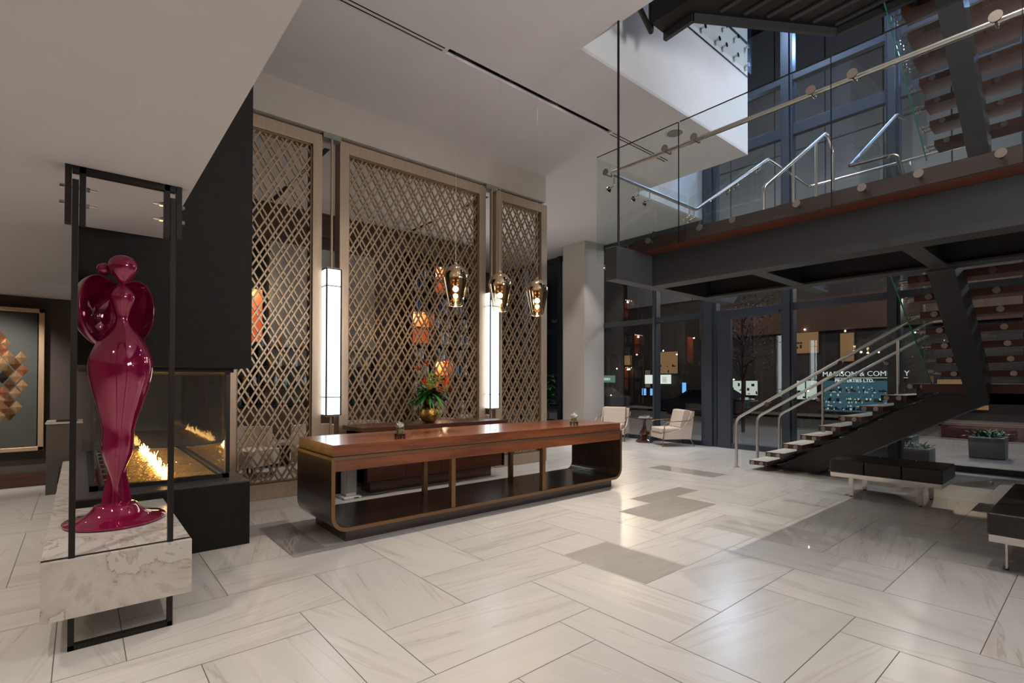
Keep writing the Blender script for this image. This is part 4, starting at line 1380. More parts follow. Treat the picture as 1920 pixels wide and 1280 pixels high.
def lower_rails():
    sl = 0.608
    for i, (x, lab) in enumerate(((8.62, 0), (9.38, 1), (10.28, 2))):
        y0 = 4.17 - 0.02 * i
        z0 = 0.83
        y1 = 1.66
        z1 = z0 + sl * (y0 - y1)
        rail([(x, y0, 0.0), (x, y0, z0), (x, y1, z1), (x, y1 - 0.25, z1)], LF)
        if i == 0:
            MB().cyl((x, y0, 0), (x, y0, 0.008), 0.045, n=24).build('rail_foot', M['steel'], LF)
            for yy in (3.6, 2.55):
                z_ = z0 + sl * (y0 - yy)
                b = MB().tube([(x, yy, z_), (x, yy, z_ - 0.06), (x - 0.12, yy, z_ - 0.075)], 0.008, 8, 0.03)
                disc(b, (x - 0.12, yy, z_ - 0.075), (-1, 0, 0), 0.036, 0.01)
                b.build('rail_bracket', M['chrome'], LF)
        if i == 1:
            for yy, nn in ((3.08, 4), (2.06, 8)):
                z_ = z0 + sl * (y0 - yy)
                MB().cyl((x, yy, RS * nn), (x, yy, z_ - 0.01), 0.021, n=14).build('rail_post', M['steel'], LF)
                MB().cyl((x, yy, RS * nn), (x, yy, RS * nn + 0.01), 0.042, n=20).build('rail_foot', M['steel'], LF)
        if i == 2:
            for yy in (3.5, 2.45):
                z_ = z0 + sl * (y0 - yy)
                b = MB().tube([(x, yy, z_), (x, yy, z_ - 0.06), (x + 0.12, yy, z_ - 0.075)], 0.008, 8, 0.03)
                disc(b, (x + 0.12, yy, z_ - 0.075), (1, 0, 0), 0.036, 0.01)
                b.build('rail_bracket', M['chrome'], LF)


lower_rails()
# LED sparks set under the middle rail
for yy in (3.30, 2.80, 2.30, 1.85):
    MB().sphere((9.38, yy, 0.83 + 0.608 * (4.15 - yy) - 0.032), 0.009, 10, 6).build('rail_light', M['sparkle'], LF)

# ---- half landing
HL = thing('half_landing', 'charcoal half landing joining the lower and middle stair flights', 'landing', (9.3, 0.5, 1.2))
MB().box(8.18, -1.2, 1.33, 10.45, 1.55, 1.44).build('deck', M['tread_wood'], HL)
MB().box(8.22, -1.2, 1.20, 8.50, 0.93, 1.33).box(8.22, -1.2, 1.08, 8.26, 0.93, 1.33).build('edge_beam', M['painted_steel'], HL)
MB().box(9.5, -1.2, 1.16, 9.7, 1.4, 1.33).build('cross_beam', M['painted_steel'], HL)


# ---- middle flight, rising towards the viewer
def cross_flight(name, label, zl, yl, dx, ntr=9):
    S = thing(name, label, 'staircase', (7.2, 0.5, zl))
    for n in range(1, ntr + 1):
        xf = 8.17 + dx - 0.265 * (n - 1)
        zt = zl + RS * n
        t_ = tread_box(xf - 0.0, -1.0, zt - 0.075, xf + 0.30, yl, zt).build('tread', TREAD, S, bevel=0.003)
        for y in (yl - 0.125, yl - 0.65, yl - 1.2):
            disc(MB(), (xf, y, zt - 0.037), (-1, 0, 0), 0.031, 0.006).build('stand_off', M['steel_dark'], t_)
        for xx in (0.07, 0.21):
            disc(MB(), (xf + xx, yl, zt - 0.037), (0, 1, 0), 0.026, 0.075).build('side_stand_off', M['steel_dark'], t_)
        MB().prism([(xf + 0.04, zt - 0.075), (xf + 0.26, zt - 0.075), (xf + 0.26, zt - 0.13 - 0.10), (xf + 0.04, zt - 0.10)][::-1], 0.93, 1.10, lambda a, b_, h: (a, h, b_)).build('support', M['painted_steel'], t_)
    xa, xb = 8.30 + dx, 6.12 + dx
    za = zl - 0.26
    zb = za + 0.604 * (xa - xb)
    MB().prism([(xa, za), (xb, zb), (xb, zb + 0.36), (xa, za + 0.36)], 0.915, 1.115, lambda a, b_, h: (a, h, b_)).build('stringer', M['painted_steel'], S, bevel=0.004)
    MB().prism([(xa, za), (xb, zb), (xb, zb + 0.36), (xa, za + 0.36)], -0.80, -0.60, lambda a, b_, h: (a, h, b_)).build('stringer', M['painted_steel'], S, bevel=0.004)
    # side glass with green edge
    yg = yl + 0.10
    g0, g1 = zl - 0.03, zl - 0.03 + 0.604 * (xa - xb)
    glass_poly([(xa, g0), (xb, g1), (xb, g1 + 1.2), (xa, g0 + 1.2)], 'Y', yg).build('glass_panel', M['glass'], S)
    MB().bar((xa, yg, g0), (xb, yg, g1), 0.013, 0.012).build('glass_edge', M['glass_edge'], S)
    return S


MF = cross_flight('middle_stair_flight', 'middle stair flight of open treads, rising to the walkway from the half landing', 1.44, 1.36, 0.0)
UF = cross_flight('upper_stair_flight', 'upper stair flight of open treads above the walkway, in the top right corner', 4.41, 1.44, 0.18)

# ================================================================== WALKWAY
WK = thing('walkway', 'charcoal steel walkway with a wooden deck edge crossing above the hall', 'walkway', (5.6, 0.5, 2.52))
ZB = 2.52
MB().box(4.83, -5.98, ZB + 0.02, 4.86, 3.28, 2.862).box(4.83, -5.98, ZB, 5.05, 3.28, ZB + 0.02).build('girder', M['painted_steel'], WK)
MB().box(6.09, -5.98, ZB + 0.02, 6.12, 3.28, 2.862).box(6.0, -5.98, ZB, 6.2, 3.28, ZB + 0.02).build('girder', M['painted_steel'], WK)
MB().prism([(4.20, ZB), (6.72, ZB), (7.0, 2.80), (7.0, 2.862), (4.20, 2.862)], 3.28, 3.425, lambda a, b_, h: (a, h, b_)).build('end_beam', M['painted_steel'], WK, bevel=0.004)
for i, y in enumerate((2.145, 0.945, -0.255, -1.455, -2.655, -3.855)):
    xe = 7.0 if y > 1.4 else 6.2
    zz = ZB + 0.022
    poly = [(4.862, zz), (6.72, zz), (7.0, 2.80), (7.0, 2.862), (4.862, 2.862)] if y > 1.4 else [(4.862, zz), (6.088, zz), (6.088, 2.862), (4.862, 2.862)]
    MB().prism(poly, y + 0.05, y + 0.085, lambda a, b_, h: (a, h, b_)).prism([(5.052, ZB + 0.001), (6.72 if y > 1.4 else 5.998, ZB + 0.001), (6.72 if y > 1.4 else 5.998, ZB + 0.019), (5.052, ZB + 0.019)], y, y + 0.135, lambda a, b_, h: (a, h, b_)).build('cross_beam', M['painted_steel'], WK)
MB().box(4.60, -5.98, 2.872, 6.35, 1.5, 2.972).box(4.60, 1.5, 2.872, 7.0, 3.43, 2.972).build('deck', M['deck_wood'], WK)
MB().box(4.60, -5.98, 2.864, 4.829, 3.27, 2.872).build('soffit_board', M['dark_wood'], WK)
MB().box(4.57, -5.98, 2.862, 4.60, 3.34, 2.974).build('fascia_board', M['deck_wood'], WK)
RD = MB().cyl((4.27, 3.31, 2.862), (4.27, 3.31, CEIL - 0.001), 0.0125, n=14).build('hanger_rod', M['black_steel'], loc=(4.27, 3.31, 2.862), label='long thin black steel rod holding the walkway end from the ceiling', cat='rod')

# ---- glass balustrade of the walkway
BA = thing('glass_balustrade', 'glass balustrade with steel handrail along the front of the walkway', 'balustrade', (4.5, 1.0, 2.75))
GX, GY, GT = 4.50, 3.80, 4.03
edges = [GY, 2.742, 1.40, 0.33, -0.8, -2.0, -3.2]
for i, (a, b_) in enumerate(zip(edges[:-1], edges[1:])):
    if i == 0:
        poly = [(a, 2.885), (a - 0.02, 2.885), (3.25, 2.885), (3.25, 2.79), (b_ + 0.008, 2.775), (b_ + 0.008, GT), (a, GT)]
        poly = [(a, 2.885), (3.25, 2.885), (3.25, 2.83), (b_ + 0.008, 2.83), (b_ + 0.008, GT), (a, GT)]
    else:
        poly = [(a - 0.008, 2.83), (b_ + 0.008, 2.83), (b_ + 0.008, GT), (a - 0.008, GT)]
    pn = glass_poly(poly[::-1], 'X', GX).build('glass_panel', M['glass'], BA)
    MB().box(GX - 0.007, b_ + 0.006, 2.83, GX + 0.007, b_ + 0.010, GT).box(GX - 0.007, b_ + 0.01, GT, GX + 0.007, a - 0.008, GT + 0.005).build('glass_edge', M['black_gloss'], BA)
for y in (3.10, 2.52, 2.20, 1.66, 1.2, 0.86, 0.44, -0.4, -0.9, -1.6):
    disc(MB(), (4.58, y, 2.925), (-1, 0, 0), 0.030, 0.09).build('stand_off', M['steel_dark'], BA)
RZ = 3.84
rail([(4.60, -5.95, RZ), (4.60, 3.69, RZ), (6.46, 3.69, RZ), (8.78, 3.69, RZ + 1.37), (10.62, 3.69, RZ + 1.37), (10.62, -1.5, RZ + 1.37)], BA, 0.023, 0.07)
for y in (3.66, 2.90, 2.58, 1.55, 1.26, 0.46, 0.22):
    b = MB().tube([(4.60, y, RZ - 0.01), (4.60, y, RZ - 0.05), (GX, y, RZ - 0.05)], 0.008, 8, 0.02)
    b.cyl((GX - 0.008, y, RZ - 0.05 + 0.03), (GX - 0.02, y, RZ - 0.05 + 0.03), 0.036, n=24)
    b.build('rail_bracket', M['steel_dark'], BA)
# return along the end of the walkway
RB = thing('end_balustrade', 'glass balustrade panels across the end of the walkway, nearest the column', 'balustrade', (5.5, 3.8, 2.85))
for a, b_ in ((4.515, 5.25), (5.27, 6.42)):
    glass_poly([(a, 2.83), (b_, 2.83), (b_, GT), (a, GT)], 'Y', GY).build('glass_panel', M['glass'], RB)
for x in (4.68, 5.15, 5.38, 6.3, 6.42):
    b = MB().tube([(x, 3.69, RZ - 0.01), (x, 3.69, RZ - 0.12), (x, GY - 0.01, RZ - 0.14)], 0.008, 8, 0.02)
    disc(b, (x, GY - 0.02, RZ - 0.14), (0, -1, 0), 0.034, 0.006)
    b.build('rail_bracket', M['chrome'], RB)
for x in (4.66, 5.4, 6.2):
    b = disc(MB(), (x, 3.425, 2.79), (0, 1, 0), 0.034, 0.36)
    b.build('stand_off', M['chrome'], RB)

# ---- flight up from the walkway: rails and treads behind the deck edge
FF = thing('walkway_stair_flight', 'stair flight of open treads leaving the walkway towards the window wall', 'staircase', (7.6, 2.8, 2.97))
for n in range(1, 9):
    xf = 6.75 + 0.265 * (n - 1)
    zt = 2.97 + RS * n
    tread_box(xf, 1.95, zt - 0.07, xf + 0.30, 3.60, zt).build('tread', TREAD, FF, bevel=0.003)
MB().prism([(6.8, 2.72), (9.3, 4.18), (9.3, 4.36), (6.8, 2.9)], 2.7, 2.9, lambda a, b_, h: (a, h, b_)).build('stringer', M['painted_steel'], FF)
MB().box(8.85, -1.2, 4.30, 10.70, 3.62, 4.41).build('landing', M['tread_wood'], FF)
MB().box(8.85, -1.2, 4.12, 8.95, 3.62, 4.30).build('landing_beam', M['painted_steel'], FF)
c_s = 0.608
rail([(6.36, 2.73, 2.97), (6.36, 2.73, RZ + 0.0), (8.52, 2.73, RZ + 1.37), (8.80, 2.73, RZ + 1.2), (8.80, 2.73, 4.41)], FF, 0.023, 0.09)
for x, nn in ((7.28, 2), (8.1, 5)):
    MB().cyl((x, 2.73, 2.97 + RS * nn), (x, 2.73, RZ + (x - 6.36) * 0.634 - 0.01), 0.021, n=14).build('rail_post', M['steel'], FF)
rail([(6.44, 1.83, RZ), (8.35, 1.83, RZ + 1.22), (8.75, 1.83, RZ + 1.3)], FF, 0.021, 0.05)
rail([(6.44, 1.83, RZ), (6.46, 1.42, RZ - 0.0), (6.72, 1.42, RZ - 0.16), (7.2, 1.42, RZ - 0.45)], FF, 0.021, 0.05)
gb = lambda x: 2.80 + 0.608 * (x - 6.55)
glass_poly([(6.45, 2.83), (7.6, gb(7.6)), (7.6, gb(7.6) + 1.2), (6.45, 4.03)], 'Y', 3.78).build('glass_panel', M['glass'], FF)
glass_poly([(7.62, gb(7.62)), (8.85, gb(8.85)), (8.85, gb(8.85) + 1.2), (7.62, gb(7.62) + 1.2)], 'Y', 3.78).build('glass_panel', M['glass'], FF)
glass_poly([(6.5, 2.83), (7.6, gb(7.6)), (7.6, gb(7.6) + 1.2), (6.5, 4.03)], 'Y', 1.75).build('glass_panel', M['glass'], FF)
glass_poly([(7.62, gb(7.62)), (8.8, gb(8.8)), (8.8, gb(8.8) + 1.2), (7.62, gb(7.62) + 1.2)], 'Y', 1.75).build('glass_panel', M['glass'], FF)
glass_poly([(3.75, 4.25), (1.6, 4.25), (1.6, 5.4), (3.75, 5.4)][::-1], 'X', 10.75).build('glass_panel', M['glass'], FF)
glass_poly([(1.58, 4.25), (-1.2, 4.25), (-1.2, 5.4), (1.58, 5.4)][::-1], 'X', 10.75).build('glass_panel', M['glass'], FF)
for x in (7.45, 7.72, 8.5):
    b = MB().tube([(x, 3.69, RZ + (x - 6.46) * 0.59), (x, 3.69, RZ + (x - 6.46) * 0.59 - 0.08), (x, 3.77, RZ + (x - 6.46) * 0.59 - 0.1)], 0.008, 8, 0.02)
    disc(b, (x, 3.76, RZ + (x - 6.46) * 0.59 - 0.1), (0, -1, 0), 0.034, 0.006)
    b.build('rail_bracket', M['chrome'], FF)

# ---- next walkway overhead
UW = thing('upper_walkway', 'dark underside of the next walkway at the top edge of the hall', 'walkway', (6.0, 0.5, 5.49))
poly = [(5.22, 3.37), (5.18, 2.98), (6.66, 2.03), (6.66, -3.0), (4.95, -3.0), (4.95, 3.37)]
MB().prism(poly, 5.56, 5.95).build('deck', M['black_steel'], UW)
rim = MB()
for a, b_ in zip(poly[:3], poly[1:4]):
    rim.bar((a[0], a[1], 5.525), (b_[0], b_[1], 5.525), 0.05, 0.09)
rim.build('rim_beam', M['painted_steel'], UW)
rb = MB()
for i in range(7):
    x = 5.35 + i * 0.24
    rb.bar((x, 2.75 - i * 0.15, 5.548), (x - 0.25, -2.5, 5.548), 0.05, 0.02)
rb.build('rib', M['painted_steel'], UW)

# ---- glass balustrade on the void bulkhead
VB = thing('void_balustrade', 'glass balustrade fixed to the white floor edge above the stair void', 'balustrade', (7.6, 3.85, 6.9))
for a, b_ in ((6.42, 7.46), (7.48, 8.43)):
    glass_poly([(a, 6.55), (b_, 6.55), (b_, 8.3), (a, 8.3)], 'Y', 3.80).build('glass_panel', M['glass'], VB)
    for x in (a + 0.1, (a + b_) / 2, b_ - 0.1):
        for z in (6.68, 6.98):
            disc(MB(), (x, 3.87, z), (0, -1, 0), 0.036, 0.062).build('stand_off', M['chrome'], VB)
MB().box(6.40, 3.862, 7.08, 8.43, 3.868, 7.12).box(6.40, 3.862, 6.53, 8.43, 3.868, 6.55).build('channel_line', M['black_steel'], VB)

# ---- black sprinkler pipe beside the upper walkway
MB().tube([(4.35, 3.05, 5.75), (4.62, 3.3, 5.55), (5.02, 3.42, 5.52), (5.02, 3.42, 6.1)], 0.03, 12, 0.02).build('sprinkler_pipe', M['black_steel'], loc=(5.02, 3.42, 5.5), label='bent black pipe in front of the white void edge, under the upper walkway', cat='pipe')


# ================================================================== BENCHES
def bench(w_, d_, label, loc, rz=0, nseam=3):
    """w_ along local y, d_ along local x"""
    B = thing('leather_bench', label, 'bench', (0, 0, 0), 'black leather benches with chrome legs', local=True)
    for i in range(nseam):
        a = -w_ / 2 + i * w_ / nseam
        MB().box(-d_ / 2, a + 0.002, 0.30, d_ / 2, a + w_ / nseam - 0.002, 0.465).build('cushion', M['leather'], B, bevel=0.018, segs=3)
    MB().box(-d_ / 2 + 0.01, -w_ / 2 + 0.01, 0.245, d_ / 2 - 0.01, w_ / 2 - 0.01, 0.30).build('base_frame', M['chrome'], B, bevel=0.002)
    for sy in (-1, 1):
        for sx in (-1, 1):
            x, y = sx * (d_ / 2 - 0.09), sy * (w_ / 2 - 0.22)
            mb = MB().box(x - 0.007, y - 0.025, 0.012, x + 0.007, y + 0.025, 0.245)
            lg = mb.build('leg', M['chrome'], B)
            MB().box(x - 0.01, y - 0.015, 0, x + 0.01, y + 0.015, 0.012).build('leg_foot', M['rubber'], lg)
        MB().box(-d_ / 2 + 0.09, sy * (w_ / 2 - 0.22) - 0.02, 0.20, d_ / 2 - 0.09, sy * (w_ / 2 - 0.22) + 0.02, 0.212).build('leg_brace', M['chrome'], B)
    B.location = loc
    B.rotation_euler = (0, 0, rz)
    return B


bench(1.14, 0.74, 'black leather bench before the window wall, just right of the stair foot', (7.79, 1.795, 0))
bench(1.75, 0.74, 'black leather bench cut off by the right edge, nearest the camera', (6.155, 0.245, 0), PI / 2, 4)


# ================================================================== ARMCHAIRS
def armchair():
    A = thing('armchair', 'x', 'armchair', (0, 0, 0), 'cream armchairs by the window', local=True)
    # local: front = -y, width along x
    W = 0.62
    MB().box(-0.31, -0.33, 0.17, 0.31, 0.28, 0.30).build('seat_base', M['upholstery'], A, bevel=0.02, segs=3)
    MB().box(-0.285, -0.345, 0.305, 0.285, 0.16, 0.42).build('seat_cushion', M['upholstery'], A, bevel=0.03, segs=4)
    # shell: curved sides sweeping up to the back
    for sx in (-1, 1):
        poly = [(-0.33, 0.17), (0.33, 0.17), (0.42, 0.80), (0.345, 0.80), (0.27, 0.60), (0.17, 0.46), (0.03, 0.37), (-0.14, 0.325), (-0.33, 0.305)]
        xx = sx * 0.315
        MB().prism(poly, min(xx, xx + sx * 0.028), max(xx, xx + sx * 0.028), lambda a, b_, h: (h, a, b_)).build('side_panel', M['upholstery'], A, bevel=0.01)
    MB().prism([(0.24, 0.17), (0.33, 0.17), (0.42, 0.80), (0.35, 0.80)], -0.32, 0.32, lambda a, b_, h: (h, a, b_)).build('back_panel', M['upholstery'], A, bevel=0.015)
    MB().prism([(0.10, 0.42), (0.25, 0.41), (0.345, 0.80), (0.335, 0.825), (0.22, 0.825), (0.20, 0.80)], -0.275, 0.275, lambda a, b_, h: (h, a, b_)).build('back_cushion', M['upholstery'], A, bevel=0.028, segs=4)
    for sx in (-1, 1):
        x = sx * 0.365
        MB().tube([(x, -0.36, 0.0), (x, -0.30, 0.56), (x, 0.30, 0.585), (x, 0.40, 0.70)], 0.010, 10, 0.10).build('arm_frame', M['brass'], A)
        MB().tube([(sx * 0.29, 0.33, 0.19), (sx * 0.30, 0.44, 0.0)], [0.012, 0.008], 10).build('leg', M['brass'], A)
        MB().cyl((sx * 0.31, -0.29, 0.17), (x, -0.335, 0.24), 0.006, n=8).build('frame_pin', M['brass'], A)
    return A


ch = armchair()
ch['label'] = 'cream armchair with brass arms, right of the pedestal table, seen side on'
ch.location = (10.46, 6.62, 0)
ch.rotation_euler = (0, 0, math.radians(-122))
dup(ch, (10.28, 8.15, 0), math.radians(-64), 'cream armchair with brass arms, left of the pedestal table by the column')

TB = thing('pedestal_table', 'small round dark wood pedestal table between the two cream armchairs', 'table', (10.50, 7.36, 0))
k = 1.0
MB().lathe([(0.0001, 0.565), (0.255, 0.565), (0.268, 0.575), (0.268, 0.59), (0.0001, 0.592)], (10.50, 7.36, 0), 40, caps=False).build('tabletop', M['table_wood'], TB)
MB().lathe([(0.215, 0.0), (0.215, 0.035), (0.18, 0.06), (0.10, 0.10), (0.075, 0.135), (0.10, 0.17), (0.125, 0.205), (0.118, 0.25), (0.07, 0.31), (0.042, 0.37), (0.032, 0.45), (0.036, 0.52), (0.06, 0.565)], (10.50, 7.36, 0), 8).build('pedestal', M['table_wood'], TB)
for (z, w_, h_, d_, rz, mm, lab) in ((0.592, 0.31, 0.022, 0.23, 0.45, 'book_white', 'white hardback book at the bottom of the stack on the pedestal table'), (0.614, 0.30, 0.02, 0.22, 0.52, 'book_white', 'pale hardback book in the middle of the stack on the pedestal table'), (0.634, 0.24, 0.014, 0.18, 0.3, 'book_dark', 'dark thin book on top of the stack on the pedestal table')):
    c, s_ = math.cos(rz), math.sin(rz)
    fn = lambda a, b_, h: (10.50 + a * c - b_ * s_, 7.36 + a * s_ + b_ * c, h)
    hw, hd = w_ / 2, d_ / 2
    bk = MB().prism([(-hw, -hd), (hw, -hd), (hw, hd), (-hw, hd)], z, z + 0.003, fn).prism([(-hw, -hd), (hw, -hd), (hw, hd), (-hw, hd)], z + h_ - 0.003, z + h_, fn).prism([(-hw, -hd), (-hw + 0.003, -hd), (-hw + 0.003, hd), (-hw, hd)], z, z + h_, fn).build('book', M[mm], loc=(10.5, 7.36, z), label=lab, cat='book', group='books on the pedestal table')
    MB().prism([(-hw + 0.003, -hd + 0.004), (hw - 0.004, -hd + 0.004), (hw - 0.004, hd - 0.004), (-hw + 0.003, hd - 0.004)], z + 0.003, z + h_ - 0.003, fn).build('pages', M['paper'], bk)


# ---- fig plant behind the right screen
def potted_plant(x, y, label):
    P_ = thing('potted_plant', label, 'plant', (x, y, 0))
    MB().lathe([(0.0001, 0), (0.15, 0), (0.2, 0.38), (0.185, 0.38), (0.17, 0.34), (0.0001, 0.34)], (x, y, 0), 28, caps=False).build('pot', M['black_gloss'], P_)
    MB().tube([(x, y, 0.33), (x + 0.02, y, 0.8), (x - 0.02, y + 0.02, 1.4)], [0.02, 0.017, 0.01], 8).build('stem', M['bark'], P_)
    mb = MB()
    for i in range(46):
        a = random.uniform(0, 2 * PI)
        z = random.uniform(0.75, 1.65)
        d = Vector((math.cos(a), math.sin(a), random.uniform(-0.1, 0.8)))
        leaf(mb, (x, y, z), d, random.uniform(0.25, 0.42), random.uniform(0.13, 0.2), 0.4)
    mb.build('leaves', M['leaf_dark'], P_, kind='stuff')


potted_plant(10.35, 10.55, 'broad-leaved potted fig plant between the right lattice screen and the column')

# ================================================================== LOUNGE BEHIND THE SCREENS
BS = thing('bookshelf', 'tall dark bookshelf with lit orange niches on the lounge wall behind the middle screen', 'bookshelf', (7.12, 11.3, 0))
bx0, bx1, by0, by1 = 6.22, 8.02, 11.12, 11.42
f = MB()
cols = [6.22, 6.87, 7.45, 8.02]
rows = [0.10, 0.62, 1.17, 1.60, 2.02, 2.41, 2.82, 3.22, 3.73, 4.08, 4.43, 4.70]
for x in cols:
    f.box(x - 0.02, by0, 0, x + 0.02, by1, 4.70)
f.build('upright', M['wall_wood'], BS)
f = MB()
for z in rows:
    f.box(bx0, by0, z - 0.02, bx1, by1, z + 0.02)
f.build('shelf_boards', M['wall_wood'], BS, kind='stuff')
MB().box(bx0, by1 - 0.02, 0, bx1, by1, 4.70).build('back_board', M['black'], BS)
niches = {(0, 5), (0, 6), (1, 8), (1, 9), (1, 2), (1, 3)}
for (c, r0, r1) in ((0, 5, 7), (1, 8, 10), (1, 2, 4)):
    n_ = MB().box(cols[c] + 0.03, by1 - 0.06, rows[r0] + 0.03, cols[c + 1] - 0.03, by1 - 0.03, rows[r1] - 0.03)
    nn = n_.build('onyx_niche', M['niche_orange'], BS)
    led = MB()
    for q in range(5):
        led.sphere((cols[c] + 0.10 + q * 0.105, by0 + 0.05, rows[r1] - 0.035), 0.014, 8, 6)
    led.build('niche_lights', M['sparkle'], nn)
    point(((cols[c] + cols[c + 1]) / 2, by0 + 0.06, rows[r1] - 0.10), 12, (1.0, 0.78, 0.5), 0.03)
BC = [mat('book_cloth_blue', srgb(70, 110, 160), 0.5), mat('book_cloth_pale', srgb(170, 180, 190), 0.5), mat('book_cloth_navy', srgb(40, 52, 74), 0.5), mat('book_cloth_brown', srgb(92, 62, 48), 0.5), mat('book_cloth_white', srgb(214, 214, 214), 0.5)]
bname = ['blue', 'pale grey', 'navy', 'brown', 'white']
ordn = ['lowest', 'second lowest', 'third lowest', 'fourth lowest', 'fifth lowest', 'sixth lowest', 'fifth highest', 'fourth highest', 'third highest', 'second highest']
colw = ['left', 'middle', 'right']
rb_ = random.Random(3)
for c in range(3):
    for r in range(1, 10):
        if (c, r) in niches: continue
        x = cols[c] + 0.05 + rb_.uniform(0, 0.1)
        kk = 0
        side = 0
        while kk < 5 and x < cols[c + 1] - 0.08:
            w_ = rb_.uniform(0.028, 0.05)
            h_ = rb_.uniform(0.62, 0.86) * (rows[r + 1] - rows[r] - 0.04)
            ci = rb_.randrange(5)
            z = rows[r] + 0.02
            bk = MB().box(x, by0 + 0.03, z, x + w_, by0 + 0.23, z + h_).build('book', BC[ci], loc=(x, by0, z), cat='book', group='books standing on the lounge bookshelf', label='%s book, %s in the %s column, %s lounge bookshelf board' % (bname[ci], ['first', 'second', 'third', 'fourth', 'fifth'][kk], colw[c], ordn[r]))
            x += w_ + rb_.uniform(0.002, 0.07)
            kk += 1

nl = MB().box(2.45, 11.36, 2.28, 2.86, 11.40, 3.36).build('onyx_panel', M['niche_orange'], loc=(2.65, 11.38, 2.28), label='orange lit onyx panel on the lounge wall behind the left screen', cat='panel')
point((2.65, 11.2, 3.3), 9, (1.0, 0.78, 0.5), 0.03)
# pale wall panels and dark windows on the lounge wall
WPn = MB()
for (a, b_) in ((3.02, 3.78), (3.84, 4.60), (4.66, 5.36)):
    WPn.box(a, 11.40, 1.80, b_, 11.50, 4.42)
structure(WPn, 'trim_4', M['blinds'])
tb = MB()
tb.box(1.4, 11.44, 0.4, 2.95, 11.5, 4.42)
structure(tb, 'trim_5', M['black_gloss'])
# bar shelf with bottles, low, behind the left screen
BR = thing('back_bar', 'dark bar shelves with bottles behind the left lattice screen', 'shelf', (2.4, 11.1, 0))
f = MB()
for z in (0.95, 1.35, 1.75, 2.15):
    f.box(1.45, 11.12, z, 5.3, 11.40, z + 0.025)
for x in (1.45, 2.73, 4.0, 5.28):
    f.box(x, 11.12, 0, x + 0.03, 11.40, 2.2)
f.build('shelf_frame', M['black'], BR)
MB().box(1.45, 10.9, 0, 5.3, 11.40, 0.92).build('counter', M['wall_wood'], BR)
GLS = [mat('bottle_blue', srgb(96, 150, 176), 0.08, spec=0.9), mat('bottle_green', srgb(60, 96, 70), 0.08), mat('bottle_clear', srgb(190, 200, 205), 0.06), mat('bottle_amber', srgb(150, 92, 40), 0.08)]
gn = ['blue', 'green', 'clear', 'amber']
pr = [(0.0001, 0), (0.032, 0.0), (0.034, 0.01), (0.034, 0.15), (0.012, 0.19), (0.011, 0.25), (0.013, 0.25), (0.013, 0.262), (0.0001, 0.262)]
pbot = MB().lathe(pr, (0, 0, 0), 12, caps=False)
protos = []
rb_ = random.Random(5)
shn = ['bottom', 'second lowest', 'second highest', 'top']
nth = ['first', 'second', 'third', 'fourth', 'fifth', 'sixth', 'seventh', 'eighth', 'ninth', 'tenth', 'eleventh', 'twelfth', 'thirteenth', 'fourteenth', 'fifteenth', 'sixteenth', 'seventeenth', 'eighteenth', 'nineteenth', 'twentieth', 'last but one', 'last']
idx = 0
for si, z in enumerate((0.975, 1.375, 1.775, 2.175)):
    k_ = 0
    x = 1.56
    while x < 5.2:
        ci = rb_.randrange(4)
        o = pbot.build('bottle', GLS[ci], cat='bottle', group='bottles on the back bar', label='%s glass bottle, %s from the left on the %s back bar shelf' % (gn[ci], nth[k_], shn[si]))
        o.location = (x, 11.22, z)
        x += rb_.uniform(0.13, 0.34)
        k_ += 1


# lounge seating: low pale tub chairs and small tables glimpsed through the lattice
def tub(x, y, rz, label):
    T = thing('tub_chair', label, 'chair', (0, 0, 0), 'pale lounge tub chairs behind the screens', local=True)
    out = [(0.36 * math.cos(math.radians(a)), 0.34 * math.sin(math.radians(a))) for a in range(-20, 201, 20)]
    inn = [(0.28 * math.cos(math.radians(a)), 0.26 * math.sin(math.radians(a))) for a in range(200, -21, -20)]
    MB().prism(out + inn, 0.16, 0.74, smooth=True).build('back_shell', M['upholstery'], T, bevel=0.02)
    MB().prism([(-0.27, -0.34), (0.27, -0.34), (0.27, 0.1), (0.15, 0.24), (-0.15, 0.24), (-0.27, 0.1)], 0.18, 0.42).build('seat_cushion', M['upholstery'], T, bevel=0.03)
    for sx in (-1, 1):
        for sy in (-1, 1):
            MB().cyl((sx * 0.22, sy * 0.2, 0), (sx * 0.2, sy * 0.18, 0.18), 0.012, 0.016, 8).build('leg', M['black_steel'], T)
    T.location = (x, y, 0)
    T.rotation_euler = (0, 0, rz)


tub(2.0, 8.6, 0.5, 'pale tub chair behind the left lattice screen, left one of the pair')
tub(2.95, 8.5, -0.4, 'pale tub chair behind the left lattice screen, right one of the pair')
tub(3.9, 8.8, 0.2, 'pale tub chair behind the middle lattice screen, nearest the purifier end')
tub(5.3, 8.5, -0.3, 'pale tub chair behind the bouquet and middle lattice screen')
tub(6.5, 8.9, -0.6, 'pale tub chair behind the middle lattice screen, nearest the right lantern')
SB = thing('lounge_table', 'low pale stone coffee table in the lounge behind the left lattice screen', 'table', (2.5, 9.4, 0))
MB().box(2.1, 9.2, 0.36, 2.9, 9.7, 0.41).build('tabletop', M['marble'], SB)
MB().box(2.2, 9.3, 0, 2.8, 9.6, 0.36).build('pedestal', M['black_steel'], SB)

